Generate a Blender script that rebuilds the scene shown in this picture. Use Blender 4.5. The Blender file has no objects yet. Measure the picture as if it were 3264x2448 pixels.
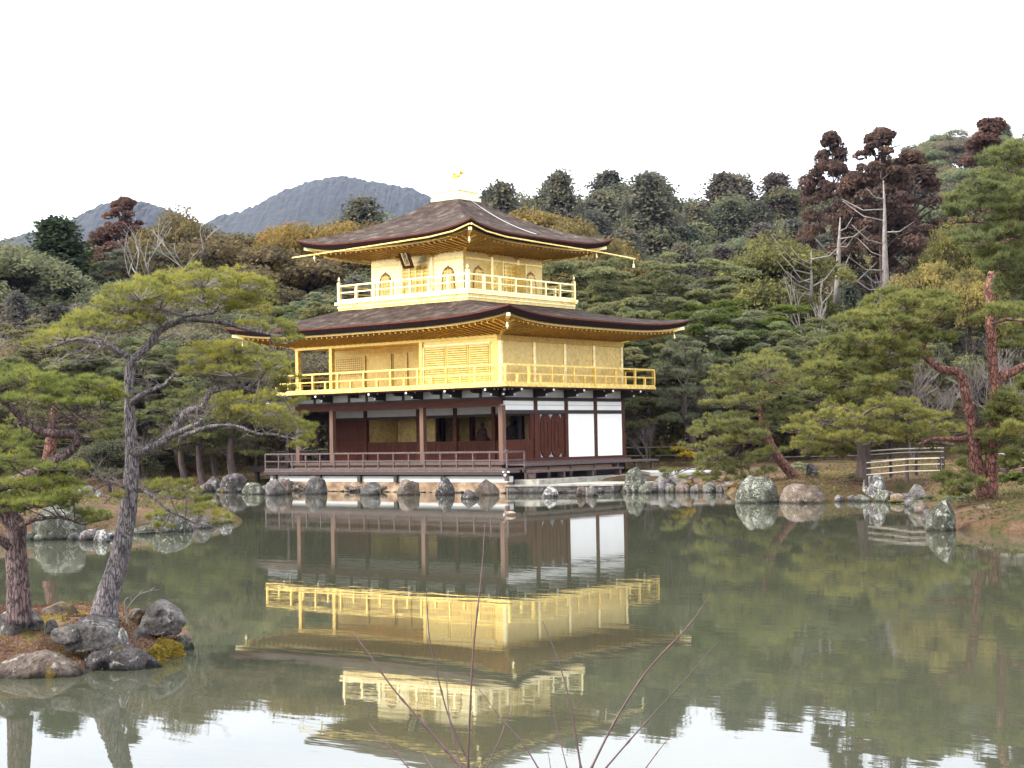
import bpy, math, random
import numpy as np
from mathutils import Vector, noise as mnoise

# ------------------------------------------------------------------ camera, world, sun, exposure
S = bpy.context.scene
CX, CY, CZ = 39.6425, -49.3063, 2.2472
YAW, PIT, ROL, FPX = 0.6704, 0.0332, -0.0179, 5000.0
fwd = Vector((-math.sin(YAW)*math.cos(PIT), math.cos(YAW)*math.cos(PIT), math.sin(PIT)))
rt0 = Vector((math.cos(YAW), math.sin(YAW), 0)); up0 = rt0.cross(fwd)
rt = math.cos(ROL)*rt0 + math.sin(ROL)*up0
up = -math.sin(ROL)*rt0 + math.cos(ROL)*up0
cam = bpy.data.cameras.new('camera'); cam_o = bpy.data.objects.new('camera', cam); S.collection.objects.link(cam_o)
cam.sensor_width = 36; cam.lens = FPX/3264*36; cam.clip_start = 0.1; cam.clip_end = 8000
from mathutils import Matrix
M = Matrix((rt, up, -fwd)).transposed().to_4x4(); M.translation = Vector((CX, CY, CZ)); cam_o.matrix_world = M
S.camera = cam_o

SUN_EL, SUN_AZ = math.radians(38), math.radians(232)      # azimuth counted from +x, counter-clockwise
W = bpy.data.worlds.new('World'); S.world = W; W.use_nodes = True
wn, wl = W.node_tree.nodes, W.node_tree.links
wn.clear()
sky = wn.new('ShaderNodeTexSky'); sky.sky_type = 'NISHITA'; sky.sun_disc = False
sky.sun_elevation = SUN_EL; sky.sun_rotation = math.pi/2 - SUN_AZ
sky.dust_density = 3; sky.air_density = 1.0
# overcast: a bright cloud deck lies over almost the whole sky
tc = wn.new('ShaderNodeTexCoord'); mp = wn.new('ShaderNodeMapping'); mp.inputs['Scale'].default_value = (1.2, 1.2, 4.5)
cn = wn.new('ShaderNodeTexNoise'); cn.inputs['Scale'].default_value = 2.2; cn.inputs['Detail'].default_value = 4
cr = wn.new('ShaderNodeValToRGB')
cr.color_ramp.elements[0].position = .3; cr.color_ramp.elements[0].color = (7.4, 7.9, 8.6, 1)
cr.color_ramp.elements[1].position = .7; cr.color_ramp.elements[1].color = (10.2, 10.2, 10.2, 1)
mx = wn.new('ShaderNodeMix'); mx.data_type = 'RGBA'; mx.inputs[0].default_value = .86
bg = wn.new('ShaderNodeBackground'); bg.inputs[1].default_value = .082
wo = wn.new('ShaderNodeOutputWorld')
wl.new(tc.outputs['Generated'], mp.inputs[0]); wl.new(mp.outputs[0], cn.inputs['Vector']); wl.new(cn.outputs['Fac'], cr.inputs[0])
sz = wn.new('ShaderNodeSeparateXYZ'); wl.new(tc.outputs['Generated'], sz.inputs[0])
hr = wn.new('ShaderNodeMapRange'); hr.inputs[1].default_value = 0; hr.inputs[2].default_value = .9; hr.inputs[3].default_value = .62; hr.inputs[4].default_value = 1.22; wl.new(sz.outputs[2], hr.inputs[0])
hm = wn.new('ShaderNodeMix'); hm.data_type = 'RGBA'; hm.blend_type = 'MULTIPLY'; hm.inputs[0].default_value = 1; wl.new(cr.outputs[0], hm.inputs[6]); wl.new(hr.outputs[0], hm.inputs[7])
wl.new(sky.outputs[0], mx.inputs[6]); wl.new(hm.outputs[2], mx.inputs[7]); wl.new(mx.outputs[2], bg.inputs[0]); wl.new(bg.outputs[0], wo.inputs[0])
sl = bpy.data.lights.new('sun', 'SUN'); sl.energy = 1.5; sl.angle = math.radians(14); sl.color = (1, .95, .87)
so = bpy.data.objects.new('sun', sl); S.collection.objects.link(so)
sd = Vector((math.cos(SUN_EL)*math.cos(SUN_AZ), math.cos(SUN_EL)*math.sin(SUN_AZ), math.sin(SUN_EL)))
so.rotation_euler = sd.to_track_quat('Z', 'Y').to_euler()
S.view_settings.view_transform = 'Standard'; S.view_settings.look = 'None'; S.view_settings.gamma = 1
S.view_settings.exposure = 2.38
S.render.engine = 'CYCLES'
S.cycles.max_bounces = 6; S.cycles.diffuse_bounces = 4; S.cycles.glossy_bounces = 3; S.cycles.transmission_bounces = 3
S.cycles.volume_bounces = 0; S.cycles.transparent_max_bounces = 4

rng = np.random.default_rng(7); random.seed(7)
COL = S.collection
DS = 3264/2212.0

# ------------------------------------------------------------------ placing helpers
def ray(dx, dy):
    sx, sy = dx*DS, dy*DS
    return fwd + rt*(sx-1632)/FPX - up*(sy-1224)/FPX
def at(dx, dy, v):
    d = ray(dx, dy); f = Vector((-math.sin(YAW), math.cos(YAW), 0))
    return Vector((CX, CY, CZ)) + d*(v/d.dot(f))
def onz(dx, dy, z=0.0):
    d = ray(dx, dy); return Vector((CX, CY, CZ)) + d*((z-CZ)/d.z)
def uvw(u, v, z=0.0):
    return Vector((CX + math.cos(YAW)*u - math.sin(YAW)*v, CY + math.sin(YAW)*u + math.cos(YAW)*v, z))
def to_uv(x, y):
    a, b_ = x-CX, y-CY
    return a*math.cos(YAW)+b_*math.sin(YAW), -a*math.sin(YAW)+b_*math.cos(YAW)
def pxm(v): return DS*v/FPX            # metres per display pixel at depth v

# ------------------------------------------------------------------ mesh helpers
def link(o, parent=None):
    COL.objects.link(o)
    if parent: o.parent = parent
    return o
def tag(o, label=None, cat=None, group=None, kind=None):
    if label: o['label'] = label
    if cat: o['category'] = cat
    if group: o['group'] = group
    if kind: o['kind'] = kind
    return o
def empty(name, loc, label, cat, group=None):
    o = bpy.data.objects.new(name, None); o.location = loc; o.empty_display_size = .2; link(o)
    return tag(o, label, cat, group)
def npmesh(name, V, F, mat, parent=None, smooth=False, mats=None, midx=None):
    V = np.asarray(V, dtype=np.float32).reshape(-1, 3)
    if parent is not None: V = V - np.array(parent_loc(parent), dtype=np.float32)
    me = bpy.data.meshes.new(name)
    if isinstance(F, np.ndarray):
        k = F.shape[1]; n = F.shape[0]
        me.vertices.add(len(V)); me.vertices.foreach_set('co', V.ravel())
        me.loops.add(n*k); me.loops.foreach_set('vertex_index', F.astype(np.int32).ravel())
        me.polygons.add(n); me.polygons.foreach_set('loop_start', np.arange(0, n*k, k, dtype=np.int32))
        if midx is not None: me.polygons.foreach_set('material_index', midx)
        me.update(calc_edges=True)
    else:
        me.from_pydata([tuple(map(float, p)) for p in V], [], F); me.update()
    if smooth: me.polygons.foreach_set('use_smooth', [True]*len(me.polygons))
    for m in (mats or [mat]): me.materials.append(m)
    o = bpy.data.objects.new(name, me); link(o, parent)
    return o
def parent_loc(p):
    l = Vector(p.location)
    while p.parent: p = p.parent; l += Vector(p.location)
    return l

class MB:
    def __init__(s): s.v = []; s.f = []
    def box(s, x0, y0, z0, x1, y1, z1):
        n = len(s.v)
        x0, x1 = min(x0, x1), max(x0, x1); y0, y1 = min(y0, y1), max(y0, y1); z0, z1 = min(z0, z1), max(z0, z1)
        s.v += [(x0,y0,z0),(x1,y0,z0),(x1,y1,z0),(x0,y1,z0),(x0,y0,z1),(x1,y0,z1),(x1,y1,z1),(x0,y1,z1)]
        s.f += [tuple(n+i for i in q) for q in ((0,3,2,1),(4,5,6,7),(0,1,5,4),(1,2,6,5),(2,3,7,6),(3,0,4,7))]
        return s
    def beam(s, p, q, w, h, upv=(0,0,1)):
        p, q = Vector(p), Vector(q); d = (q-p).normalized(); u = Vector(upv)
        if abs(d.dot(u)) > .98: u = Vector((0,1,0))
        r = d.cross(u).normalized(); u2 = r.cross(d)
        n = len(s.v)
        for c in (p, q):
            for a, b_ in ((-1,-1),(1,-1),(1,1),(-1,1)): s.v.append(tuple(c + r*a*w/2 + u2*b_*h/2))
        s.f += [tuple(n+i for i in q_) for q_ in ((3,2,1,0),(4,5,6,7),(0,1,5,4),(1,2,6,5),(2,3,7,6),(3,0,4,7))]
        return s
    def tube(s, pts, rads, n=6, cap=True, jit=0):
        pts = [Vector(p) for p in pts]
        if not hasattr(rads, '__len__'): rads = [rads]*len(pts)
        N0 = len(s.v); ref = None
        for i, p in enumerate(pts):
            d = (pts[min(i+1, len(pts)-1)] - pts[max(i-1, 0)])
            d = d.normalized() if d.length > 1e-9 else Vector((0,0,1))
            if ref is None:
                ref = Vector((0,0,1)) if abs(d.z) < .9 else Vector((1,0,0))
            r = (ref - d*ref.dot(d)).normalized(); ref = r; t = d.cross(r)
            for k in range(n):
                a = 2*math.pi*k/n; rr = rads[i]*(1+(random.uniform(-jit, jit) if jit else 0))
                s.v.append(tuple(p + r*math.cos(a)*rr + t*math.sin(a)*rr))
        for i in range(len(pts)-1):
            for k in range(n):
                a, b_ = N0+i*n+k, N0+i*n+(k+1) % n
                s.f.append((a, b_, b_+n, a+n))
        if cap:
            s.f.append(tuple(N0+k for k in range(n))[::-1]); s.f.append(tuple(N0+(len(pts)-1)*n+k for k in range(n)))
        return s
    def prism(s, poly, vec):
        vec = Vector(vec); n = len(poly); N0 = len(s.v)
        s.v += [tuple(p) for p in poly] + [tuple(Vector(p)+vec) for p in poly]
        s.f.append(tuple(range(N0, N0+n))[::-1]); s.f.append(tuple(range(N0+n, N0+2*n)))
        for i in range(n): j = (i+1) % n; s.f.append((N0+i, N0+j, N0+n+j, N0+n+i))
        return s
    def grid(s, rows):
        N0 = len(s.v); m = len(rows[0])
        for r in rows: s.v += [tuple(p) for p in r]
        for i in range(len(rows)-1):
            for j in range(m-1):
                a = N0+i*m+j; s.f.append((a, a+1, a+m+1, a+m))
        return s
    def lathe(s, c, prof, n=12):
        c = Vector(c); return s.tube_raw([(c+Vector((0,0,z)), r) for r, z in prof], n)
    def tube_raw(s, pr, n):
        N0 = len(s.v)
        for p, r in pr:
            for k in range(n):
                a = 2*math.pi*k/n; s.v.append((p.x+r*math.cos(a), p.y+r*math.sin(a), p.z))
        for i in range(len(pr)-1):
            for k in range(n):
                a, b_ = N0+i*n+k, N0+i*n+(k+1) % n; s.f.append((a, b_, b_+n, a+n))
        s.f.append(tuple(N0+k for k in range(n))[::-1]); s.f.append(tuple(N0+(len(pr)-1)*n+k for k in range(n)))
        return s
    def build(s, name, mat, parent=None, smooth=False, label=None):
        o = npmesh(name, s.v, s.f, mat, parent, smooth)
        if label: o['label'] = label
        return o

# ------------------------------------------------------------------ materials
def mat(name):
    m = bpy.data.materials.new(name); m.use_nodes = True
    nt = m.node_tree; return m, nt, nt.nodes['Principled BSDF']
def node(nt, typ, **kw):
    n = nt.nodes.new(typ)
    for k, v in kw.items():
        if k.startswith('i_'): n.inputs[k[2:].replace('_', ' ')].default_value = v
        else: setattr(n, k, v)
    return n
def ramp(nt, stops):
    r = nt.nodes.new('ShaderNodeValToRGB'); e = r.color_ramp.elements
    while len(e) < len(stops): e.new(.5)
    for i, (p, c) in enumerate(stops): e[i].position = p; e[i].color = (*c, 1)
    return r
def noisy(name, stops, scale=4, detail=6, rough=.8, bump=0, bscale=None, stretch=(1,1,1), metallic=0, bdist=.02, coord='Object', dist=0):
    m, nt, p = mat(name)
    c = node(nt, 'ShaderNodeTexCoord'); mpn = node(nt, 'ShaderNodeMapping'); mpn.inputs['Scale'].default_value = stretch
    nt.links.new(c.outputs[coord], mpn.inputs[0])
    n = node(nt, 'ShaderNodeTexNoise', i_Scale=scale, i_Detail=detail, i_Roughness=.62, i_Distortion=dist)
    nt.links.new(mpn.outputs[0], n.inputs['Vector']); r = ramp(nt, stops); nt.links.new(n.outputs['Fac'], r.inputs[0])
    nt.links.new(r.outputs[0], p.inputs['Base Color']); p.inputs['Roughness'].default_value = rough; p.inputs['Metallic'].default_value = metallic
    if bump:
        n2 = node(nt, 'ShaderNodeTexNoise', i_Scale=bscale or scale*3, i_Detail=6); nt.links.new(mpn.outputs[0], n2.inputs['Vector'])
        b_ = node(nt, 'ShaderNodeBump', i_Strength=bump, i_Distance=bdist); nt.links.new(n2.outputs['Fac'], b_.inputs['Height'])
        nt.links.new(b_.outputs[0], p.inputs['Normal'])
    return m
def foliage(name, spread=.5, nscale=.6, trans=.25, hue=(1.5, 1.15, .6)):
    """leaf material: colour from the object's own colour, varied by clumps of new and old growth"""
    m, nt, p = mat(name); nt.nodes.remove(p); out = nt.nodes['Material Output']
    oi = node(nt, 'ShaderNodeObjectInfo'); geo = node(nt, 'ShaderNodeNewGeometry')
    n = node(nt, 'ShaderNodeTexNoise', i_Scale=nscale, i_Detail=5, i_Roughness=.65); nt.links.new(geo.outputs['Position'], n.inputs['Vector'])
    r = ramp(nt, [(.32, (1-spread, 1-spread*.9, 1-spread*.7)), (.5, (1,1,1)), (.7, (1+spread*hue[0], 1+spread*hue[1], 1+spread*hue[2]))])
    nt.links.new(n.outputs['Fac'], r.inputs[0])
    mul = node(nt, 'ShaderNodeMix', data_type='RGBA', blend_type='MULTIPLY'); mul.inputs[0].default_value = 1
    nt.links.new(oi.outputs['Color'], mul.inputs[6]); nt.links.new(r.outputs[0], mul.inputs[7])
    d = node(nt, 'ShaderNodeBsdfDiffuse'); t = node(nt, 'ShaderNodeBsdfTranslucent'); ms = node(nt, 'ShaderNodeMixShader'); ms.inputs[0].default_value = trans
    nt.links.new(mul.outputs[2], d.inputs[0]); nt.links.new(mul.outputs[2], t.inputs[0])
    nt.links.new(d.outputs[0], ms.inputs[1]); nt.links.new(t.outputs[0], ms.inputs[2]); nt.links.new(ms.outputs[0], out.inputs[0])
    return m
def gold(name, c1, c2, rough=.34, metallic=.8, scale=5, bump=.25, leaf=.109):
    """gold leaf: small square sheets, each a little different in tone and sheen"""
    m = noisy(name, [(.3, c1), (.7, c2)], scale=scale, detail=5, rough=rough, metallic=metallic, bump=bump, bscale=14, bdist=.01)
    nt = m.node_tree; p = nt.nodes['Principled BSDF']; c = node(nt, 'ShaderNodeTexCoord')
    sc_ = node(nt, 'ShaderNodeVectorMath', operation='SCALE'); sc_.inputs['Scale'].default_value = 1/leaf; nt.links.new(c.outputs['Object'], sc_.inputs[0])
    ad = node(nt, 'ShaderNodeVectorMath', operation='ADD'); ad.inputs[1].default_value = (.37,.41,.13); nt.links.new(sc_.outputs[0], ad.inputs[0])
    fl = node(nt, 'ShaderNodeVectorMath', operation='FLOOR'); nt.links.new(ad.outputs[0], fl.inputs[0])
    w = node(nt, 'ShaderNodeTexWhiteNoise'); nt.links.new(fl.outputs[0], w.inputs['Vector'])
    r = node(nt, 'ShaderNodeMapRange'); r.inputs[3].default_value = .80; r.inputs[4].default_value = 1.12; nt.links.new(w.outputs['Value'], r.inputs[0])
    old = p.inputs['Base Color'].links[0].from_socket
    mu = node(nt, 'ShaderNodeMix', data_type='RGBA', blend_type='MULTIPLY'); mu.inputs[0].default_value = 1; nt.links.new(old, mu.inputs[6]); nt.links.new(r.outputs[0], mu.inputs[7]); nt.links.new(mu.outputs[2], p.inputs['Base Color'])
    r2 = node(nt, 'ShaderNodeMapRange'); r2.inputs[3].default_value = rough*.8; r2.inputs[4].default_value = rough*1.25; nt.links.new(w.outputs['Value'], r2.inputs[0]); nt.links.new(r2.outputs[0], p.inputs['Roughness'])
    return m

M_gold = gold('gold_leaf', (.84,.60,.17), (.94,.70,.24))
M_gold_wall = gold('gold_leaf_wall', (.58,.43,.16), (.69,.52,.21), rough=.42, scale=3)  # darker copy of the gold, weaker east light put into the colour
M_gold_pale = gold('gold_leaf_sunlit_pale', (.93,.78,.42), (1.0,.87,.52), rough=.36)  # sun on the south side put into the colour as paler gold
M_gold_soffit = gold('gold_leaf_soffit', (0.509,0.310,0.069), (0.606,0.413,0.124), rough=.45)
M_gold_line = noisy('gold_shadow_gap', [(.3,(.25,.13,.03)),(.7,(.33,.18,.05))], rough=.6)
M_wood_red = noisy('red_brown_timber', [(.3,(0.045,0.014,0.009)),(.7,(0.084,0.031,0.019))], scale=2.5, stretch=(1,1,6), rough=.65, bump=.3, bscale=20, bdist=.004)
M_wood_col = noisy('weathered_column_timber', [(.25,(0.071,0.031,0.018)),(.7,(0.138,0.069,0.043))], scale=2.5, stretch=(6,6,1), rough=.7, bump=.3, bscale=16, bdist=.004)
M_wood_dark = noisy('dark_timber', [(.3,(0.011,0.007,0.006)),(.7,(0.032,0.018,0.015))], scale=3, rough=.7)
M_wood_grey = noisy('grey_weathered_timber', [(.25,(0.061,0.043,0.040)),(.55,(0.104,0.076,0.073)),(.8,(0.184,0.153,0.147))], scale=3, stretch=(3,3,8), rough=.85, bump=.4, bscale=20, bdist=.005)
M_wood_step = noisy('pale_brown_board', [(.3,(0.119,0.065,0.044)),(.7,(0.196,0.119,0.083))], scale=2, stretch=(1,1,6), rough=.8)
M_door = noisy('red_brown_door_boards', [(.25,(0.029,0.008,0.005)),(.6,(0.069,0.019,0.009)),(.85,(0.127,0.053,0.031))], scale=2.6, stretch=(4,4,.6), rough=.55)
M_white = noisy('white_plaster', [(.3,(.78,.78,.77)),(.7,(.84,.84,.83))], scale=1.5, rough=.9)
M_strip = noisy('shade_grey_plaster', [(.3,(0.442,0.442,0.433)),(.7,(0.527,0.527,0.518))], scale=2, rough=.9)  # grey puts the shade under the balcony into the white plaster
M_cap = noisy('white_painted_end_grain', [(.3,(.75,.76,.78)),(.7,(.85,.86,.88))], rough=.6)
M_interior = gold('aged_gold_interior', (0.516,0.350,0.117), (0.666,0.482,0.183), rough=.6, metallic=.0, scale=3)
M_roof = noisy('weathered_bark_roof', [(.32,(.020,.012,.010)),(.44,(.036,.024,.019)),(.54,(.052,.037,.030)),(.62,(.082,.063,.052)),(.72,(.14,.118,.10))], scale=1.9, detail=12, rough=1, bump=1, bscale=9, bdist=.07, stretch=(1,1,1.5), dist=.4)
M_edge_red = noisy('roof_edge_lath_red', [(.3,(0.077,0.020,0.013)),(.7,(0.140,0.045,0.028))], scale=6, rough=.7)
M_edge_dark = noisy('roof_edge_layered_bark', [(.3,(.010,.005,.005)),(.7,(.026,.013,.012))], scale=6, stretch=(1,1,14), rough=.85, bump=.5, bdist=.01)
M_tileblue = noisy('blue_grey_ridge_tile', [(.3,(.20,.24,.30)),(.7,(.34,.38,.44))], scale=8, rough=.5)
def rock_mat(name, dark, mid, light, lichen, lich_at=.60, sc=3.0, moss=.0):
    m, nt, p = mat(name); geo = node(nt, 'ShaderNodeNewGeometry')
    def nz(scale, det=9, dist=.4, rough=.65):
        n = node(nt, 'ShaderNodeTexNoise', i_Scale=scale, i_Detail=det, i_Distortion=dist, i_Roughness=rough); nt.links.new(geo.outputs['Position'], n.inputs['Vector']); return n
    a = nz(sc); r = ramp(nt, [(.33, dark), (.5, mid), (.66, light)]); nt.links.new(a.outputs['Fac'], r.inputs[0])
    l = nz(sc*1.7, 10, .9, .75); lr = ramp(nt, [(lich_at-.015, (0,0,0)), (lich_at+.03, (1,1,1))]); nt.links.new(l.outputs['Fac'], lr.inputs[0])
    sp = nz(sc*9, 4, 0, .7); spr = ramp(nt, [(.36, (.45,.45,.45)), (.6, (1.25,1.25,1.25))]); nt.links.new(sp.outputs['Fac'], spr.inputs[0])
    m1 = node(nt, 'ShaderNodeMix', data_type='RGBA'); nt.links.new(lr.outputs[0], m1.inputs[0]); nt.links.new(r.outputs[0], m1.inputs[6]); m1.inputs[7].default_value = (*lichen, 1)
    m2 = node(nt, 'ShaderNodeMix', data_type='RGBA', blend_type='MULTIPLY'); m2.inputs[0].default_value = 1; nt.links.new(m1.outputs[2], m2.inputs[6]); nt.links.new(spr.outputs[0], m2.inputs[7])
    # damp stained band just above the water
    sx_ = node(nt, 'ShaderNodeSeparateXYZ'); nt.links.new(geo.outputs['Position'], sx_.inputs[0])
    mr = node(nt, 'ShaderNodeMapRange'); mr.inputs[1].default_value = .015; mr.inputs[2].default_value = .10; mr.inputs[3].default_value = .28; mr.inputs[4].default_value = 1; nt.links.new(sx_.outputs[2], mr.inputs[0])
    m3 = node(nt, 'ShaderNodeMix', data_type='RGBA', blend_type='MULTIPLY'); m3.inputs[0].default_value = 1; nt.links.new(m2.outputs[2], m3.inputs[6]); nt.links.new(mr.outputs[0], m3.inputs[7])
    last = m3
    if moss:
        mo = nz(sc*1.1, 8, .3); mor = ramp(nt, [(.62-moss, (0,0,0)), (.66-moss, (1,1,1))]); nt.links.new(mo.outputs['Fac'], mor.inputs[0])
        m4 = node(nt, 'ShaderNodeMix', data_type='RGBA'); nt.links.new(mor.outputs[0], m4.inputs[0]); nt.links.new(m3.outputs[2], m4.inputs[6]); m4.inputs[7].default_value = (.13,.09,.02,1); last = m4
    nt.links.new(last.outputs[2], p.inputs['Base Color']); p.inputs['Roughness'].default_value = .95; p.inputs['Specular IOR Level'].default_value = .2
    h = nz(sc*3.2, 10, .5, .7); b_ = node(nt, 'ShaderNodeBump', i_Strength=1, i_Distance=.09); nt.links.new(h.outputs['Fac'], b_.inputs['Height']); nt.links.new(b_.outputs[0], p.inputs['Normal'])
    return m
def bark_mat(name, fiss, c1, c2, c3, sc=14, zs=.32):
    m, nt, p = mat(name); c = node(nt, 'ShaderNodeTexCoord'); mpn = node(nt, 'ShaderNodeMapping'); mpn.inputs['Scale'].default_value = (1,1,zs); nt.links.new(c.outputs['Object'], mpn.inputs[0])
    w = node(nt, 'ShaderNodeTexNoise', i_Scale=sc*.6, i_Detail=5); nt.links.new(mpn.outputs[0], w.inputs['Vector'])
    ad = node(nt, 'ShaderNodeVectorMath', operation='MULTIPLY_ADD'); nt.links.new(w.outputs['Color'], ad.inputs[0]); ad.inputs[1].default_value = (.10,.10,.10); nt.links.new(mpn.outputs[0], ad.inputs[2])
    v = node(nt, 'ShaderNodeTexVoronoi', feature='DISTANCE_TO_EDGE', i_Scale=sc); nt.links.new(ad.outputs[0], v.inputs['Vector'])
    vr = ramp(nt, [(.0, (0,0,0)), (.11, (1,1,1))]); nt.links.new(v.outputs['Distance'], vr.inputs[0])
    n = node(nt, 'ShaderNodeTexNoise', i_Scale=sc*.45, i_Detail=9, i_Roughness=.7); nt.links.new(c.outputs['Object'], n.inputs['Vector']); r = ramp(nt, [(.35,c1),(.5,c2),(.68,c3)]); nt.links.new(n.outputs['Fac'], r.inputs[0])
    mxx = node(nt, 'ShaderNodeMix', data_type='RGBA'); nt.links.new(vr.outputs[0], mxx.inputs[0]); mxx.inputs[6].default_value = (*fiss,1); nt.links.new(r.outputs[0], mxx.inputs[7]); nt.links.new(mxx.outputs[2], p.inputs['Base Color'])
    b_ = node(nt, 'ShaderNodeBump', i_Strength=1, i_Distance=.03); nt.links.new(vr.outputs[0], b_.inputs['Height']); nt.links.new(b_.outputs[0], p.inputs['Normal']); p.inputs['Roughness'].default_value = .95
    return m
M_stone = rock_mat('lichen_stone', (.030,.026,.025), (.100,.090,.086), (.185,.170,.162), (.34,.335,.31), .60)
M_stone_dark = rock_mat('dark_stone', (.020,.017,.018), (.060,.052,.052), (.120,.108,.106), (.30,.29,.27), .57, 3.6, moss=.02)
M_stone_tan = rock_mat('tan_stone', (.050,.036,.030), (.120,.092,.076), (.185,.150,.125), (.30,.28,.24), .59, 3.2, moss=.02)
M_stone_green = rock_mat('pale_green_lichen_stone', (0.028,0.027,0.022), (0.072,0.072,0.056), (0.124,0.126,0.100), (0.264,0.272,0.224), .55, 3.4)
M_stone_white = rock_mat('white_lichen_stone', (0.040,0.037,0.036), (0.104,0.096,0.092), (0.192,0.184,0.176), (0.416,0.408,0.392), .52, 3.2)
M_moss = noisy('yellow_moss', [(.3,(.12,.09,.012)),(.5,(.30,.22,.03)),(.75,(.50,.37,.06))], scale=9, detail=9, rough=1, bump=1, bscale=40, bdist=.03)
M_bark_grey = bark_mat('grey_pine_bark', (.070,.055,.057), (.105,.088,.092), (.160,.136,.142), (.25,.22,.225), 34, .20)
M_bark_red = bark_mat('red_pine_bark', (0.036,0.013,0.010), (0.086,0.033,0.026), (0.164,0.065,0.046), (0.287,0.138,0.104), 12, .45)
M_bark_redgrey = bark_mat('reddish_grey_pine_bark', (.032,.018,.018), (.070,.040,.038), (.115,.070,.068), (.18,.135,.13), 28, .24)
M_bark_brown = noisy('brown_bark', [(.3,(.03,.019,.017)),(.6,(.075,.052,.045)),(.8,(.13,.10,.09))], scale=5, detail=7, rough=.95, stretch=(2,2,.6), bump=1, bscale=9, bdist=.04)
M_bark_pale = noisy('pale_bark', [(.3,(.11,.095,.085)),(.7,(.25,.225,.20))], scale=3, rough=.9)
M_twig = noisy('bare_grey_twig', [(.3,(.10,.08,.075)),(.7,(.20,.17,.16))], scale=3, rough=.9)
M_leaf = foliage('broad_leaves', .45, .7, trans=.42)
M_needle = foliage('pine_needles', .35, 1.1, trans=.40, hue=(1.5,1.0,.35))
M_needle_near = foliage('near_pine_needles', .35, 2.6, trans=.42, hue=(1.6,1.05,.3))
M_bamboo = noisy('pale_bamboo', [(.3,(0.194,0.157,0.125)),(.7,(0.286,0.249,0.207))], scale=5, rough=.6)
M_gravel = noisy('white_gravel', [(.3,(0.340,0.326,0.299)),(.7,(0.490,0.476,0.449))], scale=30, rough=.95, bump=.5, bscale=60)
M_pavestone = noisy('pale_stone_slab', [(.28,(0.133,0.122,0.103)),(.5,(0.252,0.239,0.206)),(.75,(0.345,0.325,0.285))], scale=3, detail=8, rough=.9, bump=.5, bscale=20, bdist=.01)

for m_ in (M_roof, M_edge_red, M_edge_dark, M_wood_red, M_wood_grey, M_door): m_.node_tree.nodes['Principled BSDF'].inputs['Specular IOR Level'].default_value = .12
def ground_material():
    m, nt, p = mat('ground_moss_and_needles')
    geo = node(nt, 'ShaderNodeNewGeometry')
    n = node(nt, 'ShaderNodeTexNoise', i_Scale=.8, i_Detail=9, i_Roughness=.6, i_Distortion=.3); nt.links.new(geo.outputs['Position'], n.inputs['Vector'])
    r = ramp(nt, [(.36,(.035,.042,.016)),(.45,(.075,.055,.024)),(.53,(.092,.056,.036)),(.61,(.125,.082,.050)),(.70,(.14,.12,.05))])
    nt.links.new(n.outputs['Fac'], r.inputs[0])
    n2 = node(nt, 'ShaderNodeTexNoise', i_Scale=14, i_Detail=8, i_Roughness=.7); nt.links.new(geo.outputs['Position'], n2.inputs['Vector'])
    mul = node(nt, 'ShaderNodeMix', data_type='RGBA', blend_type='MULTIPLY'); mul.inputs[0].default_value = 1
    r2 = ramp(nt, [(.3,(.45,.45,.45)),(.7,(1.35,1.3,1.25))]); nt.links.new(n2.outputs['Fac'], r2.inputs[0])
    nt.links.new(r.outputs[0], mul.inputs[6]); nt.links.new(r2.outputs[0], mul.inputs[7]); nt.links.new(mul.outputs[2], p.inputs['Base Color'])
    b_ = node(nt, 'ShaderNodeBump', i_Strength=1, i_Distance=.06); nt.links.new(n2.outputs['Fac'], b_.inputs['Height']); nt.links.new(b_.outputs[0], p.inputs['Normal'])
    p.inputs['Roughness'].default_value = 1; p.inputs['Specular IOR Level'].default_value = .1
    return m
M_ground = ground_material()
def water_material():
    m, nt, p = mat('pond_water')
    geo = node(nt, 'ShaderNodeNewGeometry')
    mpn = node(nt, 'ShaderNodeMapping'); mpn.inputs['Rotation'].default_value = (0,0,-YAW); mpn.inputs['Scale'].default_value = (.35, 1.1, 1)
    nt.links.new(geo.outputs['Position'], mpn.inputs[0])
    n = node(nt, 'ShaderNodeTexNoise', i_Scale=2.6, i_Detail=3, i_Roughness=.5); nt.links.new(mpn.outputs[0], n.inputs['Vector'])
    # breeze patches: the surface is calm in some places and rippled in others
    n2 = node(nt, 'ShaderNodeTexNoise', i_Scale=.09, i_Detail=2); nt.links.new(mpn.outputs[0], n2.inputs['Vector'])
    r2 = node(nt, 'ShaderNodeMapRange'); r2.inputs[1].default_value=.35; r2.inputs[2].default_value=.7; r2.inputs[3].default_value=.25; r2.inputs[4].default_value=1
    nt.links.new(n2.outputs['Fac'], r2.inputs[0])
    mu = node(nt, 'ShaderNodeMath', operation='MULTIPLY'); nt.links.new(n.outputs['Fac'], mu.inputs[0]); nt.links.new(r2.outputs[0], mu.inputs[1])
    b_ = node(nt, 'ShaderNodeBump', i_Strength=1, i_Distance=.0024); nt.links.new(mu.outputs[0], b_.inputs['Height']); nt.links.new(b_.outputs[0], p.inputs['Normal'])
    p.inputs['Base Color'].default_value = (.044,.047,.031,1); p.inputs['Roughness'].default_value = .02; p.inputs['IOR'].default_value = 1.333
    return m
M_water = water_material()

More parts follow.
